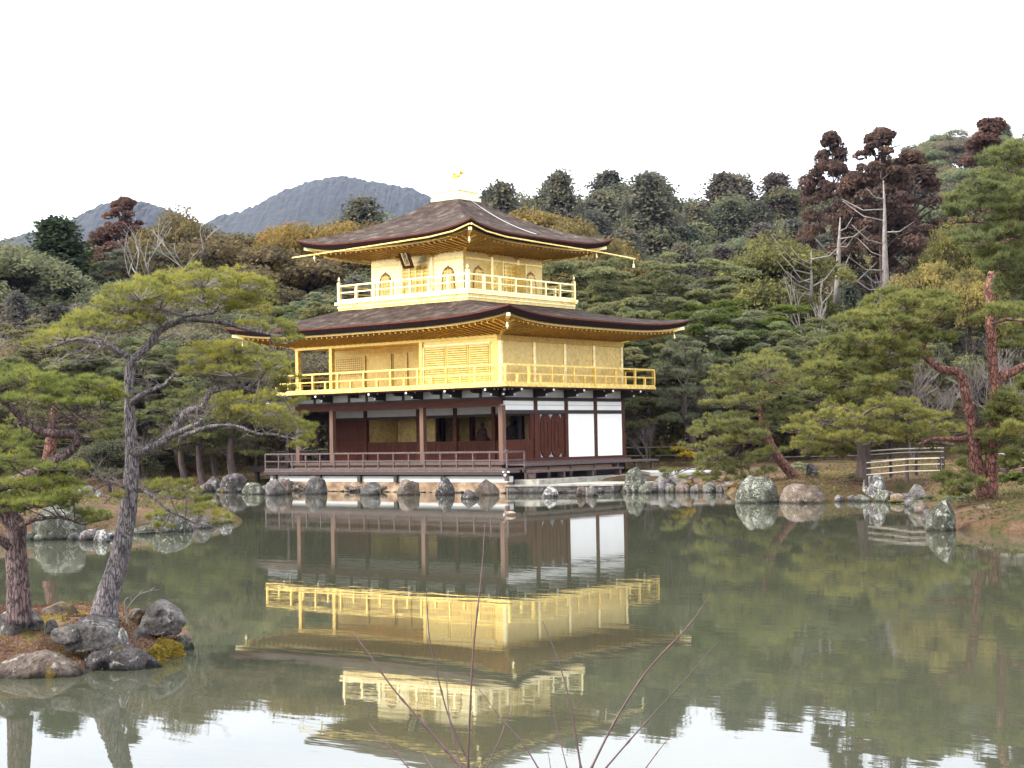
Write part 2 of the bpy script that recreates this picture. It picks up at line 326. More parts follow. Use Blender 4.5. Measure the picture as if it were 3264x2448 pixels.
# ------------------------------------------------------------------ terrain
def seg_dist(P, poly):
    """signed distance (positive inside) of points P (n,2) to a closed polygon"""
    poly = np.array(poly, float); d = np.full(len(P), 1e9); ins = np.zeros(len(P), bool)
    for i in range(len(poly)):
        a, c = poly[i], poly[(i+1) % len(poly)]; e = c-a; L = (e@e) or 1e-9
        t = np.clip(((P-a)@e)/L, 0, 1); q = a+t[:, None]*e; d = np.minimum(d, np.hypot(*(P-q).T))
        cond = ((a[1] > P[:,1]) != (c[1] > P[:,1])); x = (c[0]-a[0])*(P[:,1]-a[1])/((c[1]-a[1]) or 1e-9)+a[0]
        ins ^= cond & (P[:,0] < x)
    return np.where(ins, d, -d)
def W2(x, y): return to_uv(x, y)
POND = [(-70,4.5),(60,4.5),(45,10),(24,17),(12.6,27),(11.2,32.4),(10.2,34.1),(9.6,36),(10.6,40),(11.8,44.5),(12.6,50.3),(9.5,49.6),(7.6,50.6),(7.9,56),(8.0,59),(5.5,61.5),
        W2(5.2,1.0), W2(5.2,3), W2(-1,3), W2(-11,2), W2(-13,1.5), (-14,72.5),(-17,74),(-22,78),(-40,82),(-70,78)]
ISLE = [(-40,38),(-20,36),(-14,36.6),(-10.6,38),(-8.6,41.5),(-7.75,44),(-8.6,47),(-11,52),(-15,57),(-24,60),(-40,60)]
def hill(u, v):
    h = np.clip(v-79, 0, None)*.135
    h = np.where(v > 205, 17 + (v-205)*.02, h)
    right = 1/(1+np.exp(-(u-.20*v)/9.0))
    h = h + np.where(v > 190, right*np.clip(v-190, 0, 170)*.245, 0)
    h = np.where(v > 400, h - (v-400)*.12, h)
    return np.clip(h, 0, None)
def ground_z(u, v):
    u = np.atleast_1d(np.asarray(u, float)); v = np.atleast_1d(np.asarray(v, float))
    P = np.stack([u, v], 1)
    pd = seg_dist(P, POND); idd = seg_dist(P, ISLE)
    land = np.maximum(-pd, idd)           # positive on land
    s = np.clip(land/.9, 0, 1); s = s*s*(3-2*s)
    h = -.55 + .85*np.clip((land+.9)/.9, 0, 1)**.8
    h = np.where(land > 0, .22+.24*s+.035*np.clip(land, 0, 9), np.where(land < -.9, -.9, -.9+1.12*np.clip((land+.9)/.9, 0, 1)))
    bump = .06*np.sin(u*1.3+.5*v)*np.cos(v*.9-.4*u)+.05*np.sin(u*.6+2)*np.sin(v*.5)
    return h + np.where(land > .3, bump, 0) + hill(u, v)*(land > 0)
ua = np.unique(np.concatenate([np.linspace(-3000,-200,15), np.linspace(-200,-60,30), np.linspace(-60,-26,35), np.linspace(-26,26,180), np.linspace(26,120,50), np.linspace(120,400,30), np.linspace(400,3000,15)]))
va = np.unique(np.concatenate([np.linspace(-1500,-20,14), np.linspace(-20,12,20), np.linspace(12,30,30), np.linspace(30,86,190), np.linspace(86,220,70), np.linspace(220,480,40), np.linspace(480,5000,25)]))
UU, VV = np.meshgrid(ua, va); Z = ground_z(UU.ravel(), VV.ravel())
X = CX+math.cos(YAW)*UU.ravel()-math.sin(YAW)*VV.ravel(); Y = CY+math.sin(YAW)*UU.ravel()+math.cos(YAW)*VV.ravel()
nu, nv = len(ua), len(va); I = np.arange(nu*nv).reshape(nv, nu)
F = np.stack([I[:-1,:-1].ravel(), I[:-1,1:].ravel(), I[1:,1:].ravel(), I[1:,:-1].ravel()], 1)
ter = npmesh('ground', np.stack([X, Y, Z], 1), F, M_ground, smooth=True); tag(ter, kind='structure')
# the pond surface
c = [uvw(-75,3), uvw(65,3), uvw(65,86), uvw(-75,86)]
wat = MB(); wat.v = [tuple(p) for p in c]; wat.f = [(0,1,2,3)]
tag(wat.build('pond_water', M_water), kind='structure')

# ------------------------------------------------------------------ the golden pavilion
b = 2.13; XW = -5.5*b; YN = 4*b
P0 = Vector((-2.75*b, 2*b, .5))
pav = empty('golden_pavilion', P0, 'three storey pavilion with gold leaf upper floors above dark timber, at the pond edge', 'pavilion')
def part(name, m, mb, parent=None, label=None, smooth=False): return mb.build(name, m, parent or pav, smooth, label)
BAYX = [0, -b, -2*b, -3*b, -4.5*b, -5.5*b]
OV = 1.12
# ---- ground floor: decks
d = MB(); d.box(XW-OV, -OV, .80, OV, -.30, .90); part('lower_deck', M_wood_grey, d)
d = MB(); d.box(XW-OV, -OV-.03, .72, OV+.02, -OV+.06, .84); part('deck_edge_beam', M_wood_dark, d)
d = MB(); d.box(XW-.25, -.26, 1.12, .25, YN+.3, 1.2); d.box(XW-.28, -.30, 1.10, .28, -.262, 1.22); part('main_floor', M_wood_grey, d)
d = MB(); d.box(XW-.1, -.20, .55, .1, -.14, 1.1); part('floor_riser', M_wood_step, d)
d = MB(); d.box(XW-.1, -.13, .5, .15, YN, 1.1); part('underfloor', M_wood_dark, d)
def railing(pts, z0, z1, zm, step, mt, name, short=False, wpost=.07, skipfirst=False):
    rl = MB(); base = None
    for z, w, h in ((z1, .075, .07), (zm, .05, .05), (z0, .09, .08)):
        rl = MB()
        for a, c in zip(pts[:-1], pts[1:]):
            a, c = Vector((*a, 0)), Vector((*c, 0)); rl.beam(a+Vector((0,0,z)), c+Vector((0,0,z)), w, h)
        if base is None: base = part(name, mt, rl)
        else: rl.build('rail', mt, base)
    r_ = base
    k = 0
    for a, c in zip(pts[:-1], pts[1:]):
        a, c = Vector((*a, 0)), Vector((*c, 0)); n = max(1, round((c-a).length/step))
        for i in range(n+1):
            if i == 0 and k > 0: continue
            p = a.lerp(c, i/n); q = MB().box(p.x-wpost/2, p.y-wpost/2, z0+.04, p.x+wpost/2, p.y+wpost/2, z1-.035)
            q.build('post', mt, r_)
            if short and i < n:
                p = a.lerp(c, (i+.5)/n); q = MB().box(p.x-wpost/2, p.y-wpost/2, z0+.04, p.x+wpost/2, p.y+wpost/2, zm-.025); q.build('short_post', mt, r_)
        k += 1
    return r_
railing([(XW-OV+.06, 3.0), (XW-OV+.06, -OV+.05), (OV-.05, -OV+.05), (OV-.05, .05)], .95, 1.63, 1.30, .875, M_wood_grey, 'lower_railing', wpost=.06)
# corner post of deck with white cap, posts below the deck
for k, (x, y) in enumerate([(OV-.05,-OV+.05)] + [(xx, -OV+.12) for xx in (-2.3,-4.9,-7.0,-9.4,-12.2)]):
    if k == 0:
        q = part('deck_corner_post', M_wood_grey, MB().box(x-.07, y-.09, .48, x+.07, y+.05, .93).box(x-.05, y-.06, 1.66, x+.05, y+.04, 1.72))
        MB().tube([(x, y-.10, .72), (x, y-.16, .72)], .045, 8).build('cap', M_cap, q)
        MB().tube([(x-.10, y-.06, .84), (x-.16, y-.06, .84)], .035, 8).build('cap', M_cap, q); MB().tube([(x+.08, y-.05, .84), (x+.14, y-.05, .84)], .035, 8).build('cap', M_cap, q)
    else: part('deck_post', M_wood_dark, MB().box(x-.09, y-.09, .42, x+.09, y+.07, .72))
# east veranda bench and step
d = MB()
for k in range(5):
    d.box(.28+k*.17, -.02, 1.07, .28+k*.17+.16, YN+OV, 1.12)
part('east_veranda', M_wood_grey, d)
d = MB(); d.box(OV-.02, -.03, 1.03, OV+.05, YN+OV+.03, 1.115); part('veranda_edge', M_wood_grey, d)
for y in (.2, 1.7, 3.2, 4.9, 6.6, 8.0, 9.3): part('veranda_leg', M_wood_grey, MB().box(OV-.14, y-.05, .5, OV-.04, y+.05, 1.03))
d = MB(); d.box(1.0, .0, .8, 1.02, 6.2, .98); part('veranda_apron', M_wood_step, d)
st = MB(); st.box(1.32, -.15, .78, 1.72, 6.1, .86); q = part('step_bench', M_wood_grey, st)
for y in (-.05, 1.9, 3.9, 5.9): MB().box(1.36, y-.05, .5, 1.68, y+.05, .78).build('leg', M_wood_grey, q)
# columns
cw = .105
for x in (0, -2*b, -4.5*b, -5.5*b): part('column', M_wood_col, MB().box(x-cw, -cw, 1.2, x+cw, cw, 3.5))
for x in BAYX[1:]: part('inner_column', M_wood_red, MB().box(x-.09, b-.09, 1.2, x+.09, b+.09, 3.5))
for k in (1,2,3,4):
    part('column', M_wood_red if k != 0 else M_wood_col, MB().box(-cw, k*b-cw, 1.2, cw, k*b+cw, 3.69))
    part('column', M_wood_red, MB().box(XW-cw, k*b-cw, 1.2, XW+cw, k*b+cw, 3.69))
# tie beams
part('tie_beam', M_wood_red, MB().box(XW-.15, -.085, 3.47, .0, .085, 3.765), label='red brown tie beam across the open front')
part('tie_beam', M_wood_dark, MB().box(XW-.12, -.10, 3.767, .12, .10, 3.85))
part('tie_beam', M_wood_dark, MB().box(-.10, .11, 3.69, .115, YN+.12, 3.83))
part('tie_beam', M_wood_dark, MB().box(-.09, .11, 3.16, .11, YN+.1, 3.31))
part('tie_beam', M_wood_dark, MB().box(XW-.1, .12, 3.5, XW+.1, YN+.1, 3.83))
part('sill_beam', M_wood_red, MB().box(-.10, .1, 1.2, .13, YN+.12, 1.32))
# white panels on east side
for k in range(4):
    y0, y1 = k*b+cw, (k+1)*b-cw
    part('plaster_panel', M_white, MB().box(-.03, y0, 3.312, .06, y1, 3.688))
for k in (2,3):
    y0, y1 = k*b+cw, (k+1)*b-cw
    part('plaster_panel', M_white, MB().box(-.03, y0, 1.322, .07, y1, 3.158), label='large blank white panel of the ground floor')
for k in range(1,4): part('plaster_panel', M_white, MB().box(XW-.06, k*b+cw, 1.322, XW+.03, (k+1)*b-cw, 3.45))
part('rear_wall', M_white, MB().box(XW+.1, YN-.04, 1.2, -.1, YN+.04, 3.8))
# east half wall and open window of the first bay
part('half_wall', M_door, MB().box(-.03, cw, 1.322, .05, b-cw-.02, 2.10))
part('window_post', M_wood_dark, MB().box(-.04, cw, 2.10, .04, cw+.05, 3.158))
part('jamb_board', M_door, MB().box(-.03, b-.36, 2.102, .075, b-cw-.002, 3.158))
part('jamb_board', M_door, MB().box(-.03, b+cw+.002, 1.322, .05, b+.34, 3.158))
part('jamb_board', M_door, MB().box(-.03, 2*b-.34, 1.322, .05, 2*b-cw-.002, 3.158))
part('door_backing', M_wood_dark, MB().box(-.03, b+.34, 1.322, .02, 2*b-.34, 3.158))
ym = 1.5*b; hw = (b-.68)/2
for s in (-1, 1):
    y0, y1 = (ym-hw+.01, ym-.015) if s < 0 else (ym+.015, ym+hw-.01)
    yc, r = (y0+y1)/2, (y1-y0)/2
    poly = [(.022, yc+r*math.cos(a), 1.36+r*.75+r*.75*math.sin(a)) for a in np.linspace(math.pi, 2*math.pi, 12)] + [(.022, yc+r*math.cos(a), 3.12-r*.75+r*.75*math.sin(a)) for a in np.linspace(0, math.pi, 12)]
    q = part('door', M_door, MB().prism(poly[::-1], (.05,0,0)))
    MB().beam((.085, yc+r*.3, 1.7), (.085, yc+r*.3, 2.8), .03, .02).beam((.085, yc-r*.4, 1.6), (.085, yc-r*.4, 2.9), .02, .02).build('batten', M_wood_red, q)
    for z, sg in ((3.13, -1), (1.35, 1)):
        for yy, sy in ((y0, 1), (y1, -1)):
            MB().prism([(.023, yy, z), (.023, yy+sy*.14, z), (.023, yy+sy*.03, z+sg*.10), (.023, yy, z+sg*.26)][::(1 if sg*sy < 0 else -1)], (.02,0,0)).build('metal_corner_fitting', M_tileblue, q)
# inner front wall (y=b) : kick panels, lintel, frieze
xs = [0, -b, -2*b, -3*b, -4.5*b, -5.5*b]
for x1, x0 in zip(xs[:-1], xs[1:]):
    part('half_wall', M_door, MB().box(x0+.09, b-.03, 1.2, x1-.09, b+.03, 2.07))
part('dark_door_panel', M_door, MB().box(-5.5*b+.09, b-.02, 2.072, -4.5*b-.09, b+.02, 3.09))
part('lintel', M_wood_dark, MB().box(XW, b-.07, 3.09, 0, b+.07, 3.2))
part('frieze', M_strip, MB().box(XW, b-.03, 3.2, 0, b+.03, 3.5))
part('veranda_ceiling', M_strip, MB().box(XW-.1, -.08, 3.5, .08, YN, 3.53))
# interior
part('interior_wall', M_interior, MB().box(-5.5*b+.1, 2.9*b, 1.2, -.1, 2.94*b, 3.5))
part('interior_wall', M_interior, MB().box(-4.5*b-.03, b+.1, 1.2, -4.5*b+.03, 2.9*b, 3.5))
part('interior_wall', M_interior, MB().box(-4.47*b+.1, 1.9*b, 1.2, -3.35*b, 1.94*b, 3.5))
for x in (-3.8,-2.95,-2.2,-1.3,-.55): part('interior_pillar', M_door, MB().box(x*b-.09, 2.6*b, 1.2, x*b+.09, 2.7*b, 3.5))
for x in (-.95, -.25): part('interior_pillar', M_wood_dark, MB().box(x*b-.1, 1.75*b, 1.2, x*b+.1, 1.85*b, 3.5))
# plaster frieze under the balcony with brackets
for k in range(1, 12):
    x1, x0 = -(k-1)*b/2, -k*b/2
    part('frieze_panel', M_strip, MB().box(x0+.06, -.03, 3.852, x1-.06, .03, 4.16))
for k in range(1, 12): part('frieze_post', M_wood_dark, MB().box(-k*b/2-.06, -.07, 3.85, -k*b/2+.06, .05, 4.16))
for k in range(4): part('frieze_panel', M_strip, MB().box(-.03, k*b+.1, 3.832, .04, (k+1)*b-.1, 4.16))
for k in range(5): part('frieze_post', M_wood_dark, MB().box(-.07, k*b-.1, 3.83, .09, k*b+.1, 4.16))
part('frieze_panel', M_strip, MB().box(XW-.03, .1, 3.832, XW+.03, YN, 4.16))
def bracket(p, dv, full=True):
    p, dv = Vector(p), Vector(dv); n = Vector((-dv.y, dv.x, 0)); w = .07
    L1, L2 = .92, .55
    prof = [(0,.31),(L1,.31),(L1,.21),(L1-.1,.155),(L2+.05,.15),(L2,.05),(L2-.12,0),(0,0)] if full else [(0,.31),(.55,.31),(.55,.22),(.42,.16),(0,.16)]
    poly = [p+dv*a+Vector((0,0,z))-n*w for a, z in prof]
    q = part('bracket_arm', M_wood_dark, MB().prism(poly if True else poly, n*2*w))
    if full:
        for a, z in ((L1,.26),(L2,.08)):
            MB().tube([p+dv*(a-.02)+Vector((0,0,z)), p+dv*(a+.03)+Vector((0,0,z))], .05, 8).build('white_end_cap', M_cap, q)
        cb = MB().beam(p+dv*.62-n*.2+Vector((0,0,.27)), p+dv*.62+n*.2+Vector((0,0,.27)), .07, .07).build('cross_arm', M_wood_dark, q)
        MB().tube([p+dv*.62+n*.2+Vector((0,0,.27)), p+dv*.62+n*.23+Vector((0,0,.27))], .03, 6).build('white_end_cap', M_cap, q); MB().tube([p+dv*.62-n*.2+Vector((0,0,.27)), p+dv*.62-n*.23+Vector((0,0,.27))], .03, 6).build('white_end_cap', M_cap, q)
    return q
ZB = 3.86
for x in (-b, -2*b, -3*b, -4.5*b, -5.5*b): bracket((x, -.1, ZB), (0,-1,0))
for x in (-.5*b, -1.5*b, -2.5*b, -3.75*b, -5*b): bracket((x, -.07, ZB), (0,-1,0), False)
for k in range(1, 5): bracket((.1, k*b, ZB), (1,0,0))
bracket((0, -.1, ZB), (0,-1,0)); bracket((.1, 0, ZB), (1,0,0)); bracket((.08,-.08,ZB), (.7071,-.7071,0))
for k in range(1, 4): bracket((XW-.1, k*b, ZB), (-1,0,0))
part('balcony_underside', M_wood_red, MB().box(XW-OV+.06, -OV+.06, 4.165, OV-.06, YN+OV-.06, 4.22))
# ---- second floor
part('balcony_floor', M_gold, MB().box(XW-OV, -OV, 4.222, OV, YN+OV, 4.33))
railing([(OV-.06, YN+OV-.06), (OV-.06, -OV+.06), (XW-OV+.06, -OV+.06), (XW-OV+.06, YN+OV-.06)], 4.37, 5.09, 4.74, 1.54, M_gold, 'balcony_railing', short=True, wpost=.085)
railing([(XW-OV+.1, YN+OV-.06), (OV-.1, YN+OV-.06)], 4.37, 5.09, 4.74, 1.54, M_gold, 'rear_balcony_railing', wpost=.085)
ZT2 = 6.42
part('gold_wall', M_gold_wall, MB().box(-.05, .06, 4.33, .03, YN, ZT2))           # east: its weaker light is put into the darker gold
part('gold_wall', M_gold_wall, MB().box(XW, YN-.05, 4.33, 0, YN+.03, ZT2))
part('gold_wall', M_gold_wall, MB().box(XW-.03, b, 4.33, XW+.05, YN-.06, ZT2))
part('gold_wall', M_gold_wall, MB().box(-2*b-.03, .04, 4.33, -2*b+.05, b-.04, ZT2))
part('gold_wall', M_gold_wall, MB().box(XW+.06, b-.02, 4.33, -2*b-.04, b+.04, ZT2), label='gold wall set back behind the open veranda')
part('gold_wall', M_gold, MB().box(-2*b, -.02, 4.33, -.06, .04, ZT2), label='bright gold front wall with shutters')  # brighter gold than the east wall, sunlight put into the colour
for k in range(0, 5):
    y = k*b; part('gold_post', M_gold_pale, MB().box(-.06 if k else -.07, y-.075 if k else -.07, 4.33, .085 if k else .06, y+.075 if k else .055, 6.12 if k else ZT2))
for x in (-2*b, -4.5*b, -5.5*b): part('gold_post', M_gold, MB().box(x-.09, -.09, 4.33, x+.09, .09, 6.25))
for k in (1,2,3,4): part('gold_post', M_gold, MB().box(XW-.09, k*b-.09, 4.33, XW+.09, k*b+.09, 6.2))
part('gold_beam', M_gold_soffit, MB().box(-.08, -.12, 6.122, .11, YN+.12, 6.3))
part('gold_beam', M_gold, MB().box(XW-.12, -.11, 6.25, -.09, .11, 6.45))
part('veranda_ceiling', M_gold_soffit, MB().box(XW-.1, .11, 6.3, -2*b, b-.03, 6.34))
# shutters (front) : three panels of slats
for k, (x0, x1) in enumerate(((-2*b+.18, -2*b+1.35), (-2*b+1.42, -2*b+2.58), (-2*b+2.62, -2*b+3.72))):
    q = part('shutter', M_gold, MB().box(x0, -.05, 4.36, x1, -.022, 6.02))
    sm = MB()
    for i in range(17):
        z = 4.44+i*.092; sm.box(x0+.07, -.062, z, x1-.07, -.0505, z+.062)
    sm.build('slats', M_gold, q)
    MB().box(x0+.05, -.0515, 4.42, x1-.05, -.0503, 5.99).build('slat_gap', M_gold_line, q)
part('shutter_frame', M_gold_pale, MB().box(-2*b+.1, -.075, 4.33, -2*b+.17, -.02, 6.1).box(-2*b+.1, -.075, 6.03, -.5, -.02, 6.11))
# lattice window and doors in recessed wall
q = part('lattice_window', M_gold_line, MB().box(XW+.25, b-.05, 5.1, -4.5*b-.06, b-.022, 5.95))
lm = MB()
for i in range(15): x = XW+.27+i*.123; lm.box(x, b-.07, 5.1, x+.05, b-.0505, 5.95)
for i in range(9): z = 5.1+i*.1; lm.box(XW+.25, b-.075, z, -4.5*b-.06, b-.053, z+.045)
lm.build('lattice', M_gold_wall, q)
for x in (-4.5*b, -3.75*b, -3.3*b, -2.75*b, -2.35*b): part('door_stile', M_gold_wall, MB().box(x-.05, b-.08, 4.33, x+.05, b-.02, 6.1))
for x in (-2.8*b, -2.12*b, -3.68*b): part('door_gap', M_gold_line, MB().box(x-.012, b-.03, 4.4, x+.012, b-.021, 6.0))
part('door_head', M_gold_wall, MB().box(XW+.1, b-.09, 6.0, -2*b-.05, b-.021, 6.09))

# ---- roofs
def roof(x0,x1,y0,y1, ix0,ix1,iy0,iy1, ze, upz, ztop, wx0,wx1,wy0,wy1, zwall, thick=.28, gpow=.5, rname='roof'):
    C_ = [(x0,y0),(x1,y0),(x1,y1),(x0,y1)]; Ic = [(ix0,iy0),(ix1,iy0),(ix1,iy1),(ix0,iy1)]; Wc = [(wx0,wy0),(wx1,wy0),(wx1,wy1),(wx0,wy1)]
    cc = Vector(((x0+x1)/2, (y0+y1)/2)); top = MB(); red = MB(); dark = MB(); fas = MB(); sof = MB()
    def zc(s): return upz*abs(2*s-1)**4.0
    ns, nt_ = 56, 22
    for k in range(4):
        A, B = Vector(C_[k]), Vector(C_[(k+1)%4]); a, c = Vector(Ic[k]), Vector(Ic[(k+1)%4]); w0, w1 = Vector(Wc[k]), Vector(Wc[(k+1)%4])
        rows = []
        for j in range(nt_+1):
            t = j/nt_; row = []
            for i in range(ns+1):
                s = i/ns; p = A.lerp(B, s).lerp(a.lerp(c, s), t)
                g = t*(gpow+(1-gpow)*t); z = ze+(ztop-ze)*g + zc(s)*(1-t)**2
                z += .018*mnoise.noise(Vector((p.x*1.3, p.y*1.3, z)))
                row.append((p.x, p.y, z))
            rows.append(row)
        top.grid(rows)
        def loop(inset, dz):
            r = []
            for i in range(ns+1):
                s = i/ns; p = A.lerp(B, s); q = p + (cc-p)*0
                n_ = Vector(((B-A).y, -(B-A).x)).normalized()   # outward normal
                # inset both along the normal and the side so that neighbouring sides meet on the diagonal
                L = (B-A).length; s2 = (inset + s*(L-2*inset))/L; p = A.lerp(B, s2) - n_*inset
                r.append((p.x, p.y, ze+zc(s)+dz))
            return r
        t0 = [tuple(rows[0][i]) for i in range(ns+1)]
        l0 = loop(0, 0); l1 = loop(.01, -.065); l2 = loop(.14, -thick); l3 = loop(.30, -thick); l4 = loop(.30, -thick-.09); l5 = loop(.38, -thick-.09)
        red.grid([t0, l1]); dark.grid([l1, l2, l3]); fas.grid([l3, l4, l5])
        n = 9; w = []
        for j in range(n+1):
            f = j/n
            w.append([tuple(Vector(l5[i]).lerp(Vector((*w0.lerp(w1, i/ns), zwall)), f)) for i in range(ns+1)])
        sof.grid(w)
        # rafters under the soffit, parallel to each other
        n_ = Vector(((B-A).y, -(B-A).x)).normalized(); dr = (B-A).normalized(); L = (B-A).length; ovh = abs((A-w0).dot(n_))
        m = int((L-1.0)/.30)
        for i in range(m+1):
            sa = .5 + i*(L-1.0)/m; dW = max(0, ovh-sa, sa-(L-ovh))        # start beyond the wall corner: on the hip
            pin = A+dr*sa - n_*(ovh-dW); pout = A+dr*sa - n_*.40
            s = sa/L; zo = ze+zc(s)-thick-.10
            zi = zwall+(zo-zwall)*(dW/ovh)
            if (pin-pout).length > .15: sof.beam((pin.x, pin.y, zi-.045), (pout.x, pout.y, zo-.035), .07, .075)
    r_ = part(rname, M_roof, top, smooth=True)
    for o, nme, mm in ((red, 'edge_lath', M_edge_red), (dark, 'bark_edge', M_edge_dark)): o.build(nme, mm, r_)
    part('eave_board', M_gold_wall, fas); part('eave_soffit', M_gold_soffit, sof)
    # hip rafters with gilt ends and wind bells
    for k in range(4):
        A = Vector(C_[k]); w0 = Vector(Wc[k]); d_ = (A-w0).normalized(); e = A-d_*.62; zt = ze+upz-thick-.17
        q = part('hip_rafter', M_gold, MB().beam((w0.x, w0.y, zwall-.05), (e.x, e.y, zt), .13, .16))
        MB().beam((e.x, e.y, zt), (e.x+d_.x*.32, e.y+d_.y*.32, zt+.05), .15, .13).build('rafter_cap', M_gold_pale, q)
        e2 = e-d_*.15; bl = MB(); bl.tube([(e2.x,e2.y,zt-.06),(e2.x,e2.y,zt-.2)], .008, 4); bl.lathe((e2.x,e2.y,zt-.2), [(.012,0),(.04,-.03),(.05,-.14),(.065,-.2)], 8)
        bl.box(e2.x-.02, e2.y-.004, zt-.47, e2.x+.02, e2.y+.004, zt-.41); bl.tube([(e2.x,e2.y,zt-.38),(e2.x,e2.y,zt-.42)], .006, 4)
        bl.build('wind_bell', M_gold_pale, q)
    return r_
RO = 2.28; h3 = 1.29*b; c3 = (-2.75*b, 2*b)
bl = 1.06
roof(XW-RO, RO, -RO, YN+RO, c3[0]-h3-bl, c3[0]+h3+bl, c3[1]-h3-bl, c3[1]+h3+bl, 6.98, .36, 7.93, XW, 0, 0, YN, ZT2, thick=.27, gpow=.62, rname='lower_roof')
# ---- third floor
x0, x1, y0, y1 = c3[0]-h3, c3[0]+h3, c3[1]-h3, c3[1]+h3
E3 = bl
part('base_block', M_gold_wall, MB().box(x0-E3+.04, y0-E3+.04, 7.72, x1+E3-.04, y1+E3-.04, 8.22))
part('base_moulding', M_gold_pale, MB().box(x0-E3, y0-E3, 8.222, x1+E3, y1+E3, 8.33).box(x0-E3+.01, y0-E3+.01, 8.06, x1+E3-.01, y1+E3-.01, 8.10).box(x0-E3+.01, y0-E3+.01, 7.80, x1+E3-.01, y1+E3-.01, 7.86))
def ornament(p, dv):
    p = Vector(p); t = Vector((-dv[1], dv[0], 0)); o = MB(); n = Vector(dv)
    for i, (a, z, r) in enumerate(((0,0,.045),(.08,.03,.035),(-.08,.03,.035),(.15,.05,.03),(-.15,.05,.03),(.05,-.05,.03),(-.05,-.05,.03))):
        c_ = p+t*a+Vector((0,0,z)); o.tube([c_-n*.01, c_+n*.02], [r, r*.5], 7)
    part('carved_ornament', M_gold, o)
for k in range(5):
    f = -1+2*k/4
    if k < 4: ornament((x1+E3-.03, c3[1]+(-.72+.5*k)*(h3+E3), 8.14), (1,0,0)); ornament((c3[0]+(-.72+.5*k)*(h3+E3), y0-E3+.03, 8.14), (0,-1,0))
part('beam_end', M_gold_pale, MB().box(x1+E3-.05, y1+E3-.3, 8.21, x1+E3+.22, y1+E3-.16, 8.33).box(x1+E3-.32, y1+E3-.02, 8.20, x1+E3-.14, y1+E3+.26, 8.335))
part('beam_end', M_gold_pale, MB().box(x0-E3-.28, y0-E3+.12, 8.20, x0-E3+.02, y0-E3+.28, 8.335))
rl = [(x0-E3+.08, y0-E3+.08), (x1+E3-.08, y0-E3+.08), (x1+E3-.08, y1+E3-.08), (x0-E3+.08, y1+E3-.08), (x0-E3+.08, y0-E3+.08)]
railing(rl, 8.39, 9.04, 8.74, 1.08, M_gold_pale, 'upper_railing', wpost=.10)
for p in rl[:4]:
    q = part('corner_post', M_gold_pale, MB().box(p[0]-.07, p[1]-.07, 8.33, p[0]+.07, p[1]+.07, 9.2))
    MB().lathe((p[0], p[1], 9.2), [(.07,0),(.035,.03),(.065,.09),(.06,.14),(.015,.25)], 8).build('finial', M_gold_pale, q)
for sx, sy in ((1,0),(0,-1),(-1,0),(0,1)):
    if sx: part('gold_wall', M_gold_wall, MB().box(c3[0]+sx*(h3-.06), y0+.06, 8.33, c3[0]+sx*h3, y1-.06, 10.2))
    else: part('gold_wall', M_gold_pale, MB().box(x0+.07, c3[1]+sy*(h3-.06), 8.33, x1-.07, c3[1]+sy*h3, 10.2))  # sunlit south wall painted as paler gold than the east
for i in range(4):
    f = -1+2*i/3
    for (px_, py_) in ((c3[0]+f*h3, y0), (x1, c3[1]+f*h3), (x0, c3[1]+f*h3), (c3[0]+f*h3, y1)):
        if (px_ == x1 or px_ == x0) and i in (0, 3): continue
        part('gold_post', M_gold_pale, MB().tube([(px_, py_, 8.33), (px_, py_, 10.02)], .085, 10), smooth=False)
        q = MB(); n_ = Vector((px_-c3[0], py_-c3[1], 0)); n_ = Vector((np.sign(n_.x)*(abs(abs(n_.x)-h3) < .01), np.sign(n_.y)*(abs(abs(n_.y)-h3) < .01), 0)).normalized(); t_ = Vector((-n_.y, n_.x, 0)); c_ = Vector((px_, py_, 0))
        q.box(px_-.13, py_-.13, 10.02, px_+.13, py_+.13, 10.10)
        q.beam(c_-t_*.33+Vector((0,0,10.15)), c_+t_*.33+Vector((0,0,10.15)), .10, .10)
        q.beam(c_+Vector((0,0,10.16)), c_+n_*.42+Vector((0,0,10.2)), .10, .11)
        for a in (-.3,0,.3): q.beam(c_+t_*a+Vector((0,0,10.2)), c_+t_*a+Vector((0,0,10.28)), .12, .12, upv=(1,0,0))
        q.beam(c_+n_*.4-t_*.3+Vector((0,0,10.29)), c_+n_*.4+t_*.3+Vector((0,0,10.29)), .09, .08)
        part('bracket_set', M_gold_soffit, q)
for (fx, fy, fxx, fyy) in ((x0, y0-.03, x1, y0+.03),): part('wall_rail', M_gold, MB().box(x0+.08, y0-.035, 9.83, x1-.08, y0+.03, 9.9).box(x0+.08, y0-.03, 8.34, x1-.08, y0, 8.46))
part('wall_rail', M_gold, MB().box(x1-.03, y0+.08, 9.83, x1+.035, y1-.08, 9.9).box(x1, y0+.08, 8.34, x1+.03, y1-.08, 8.46))
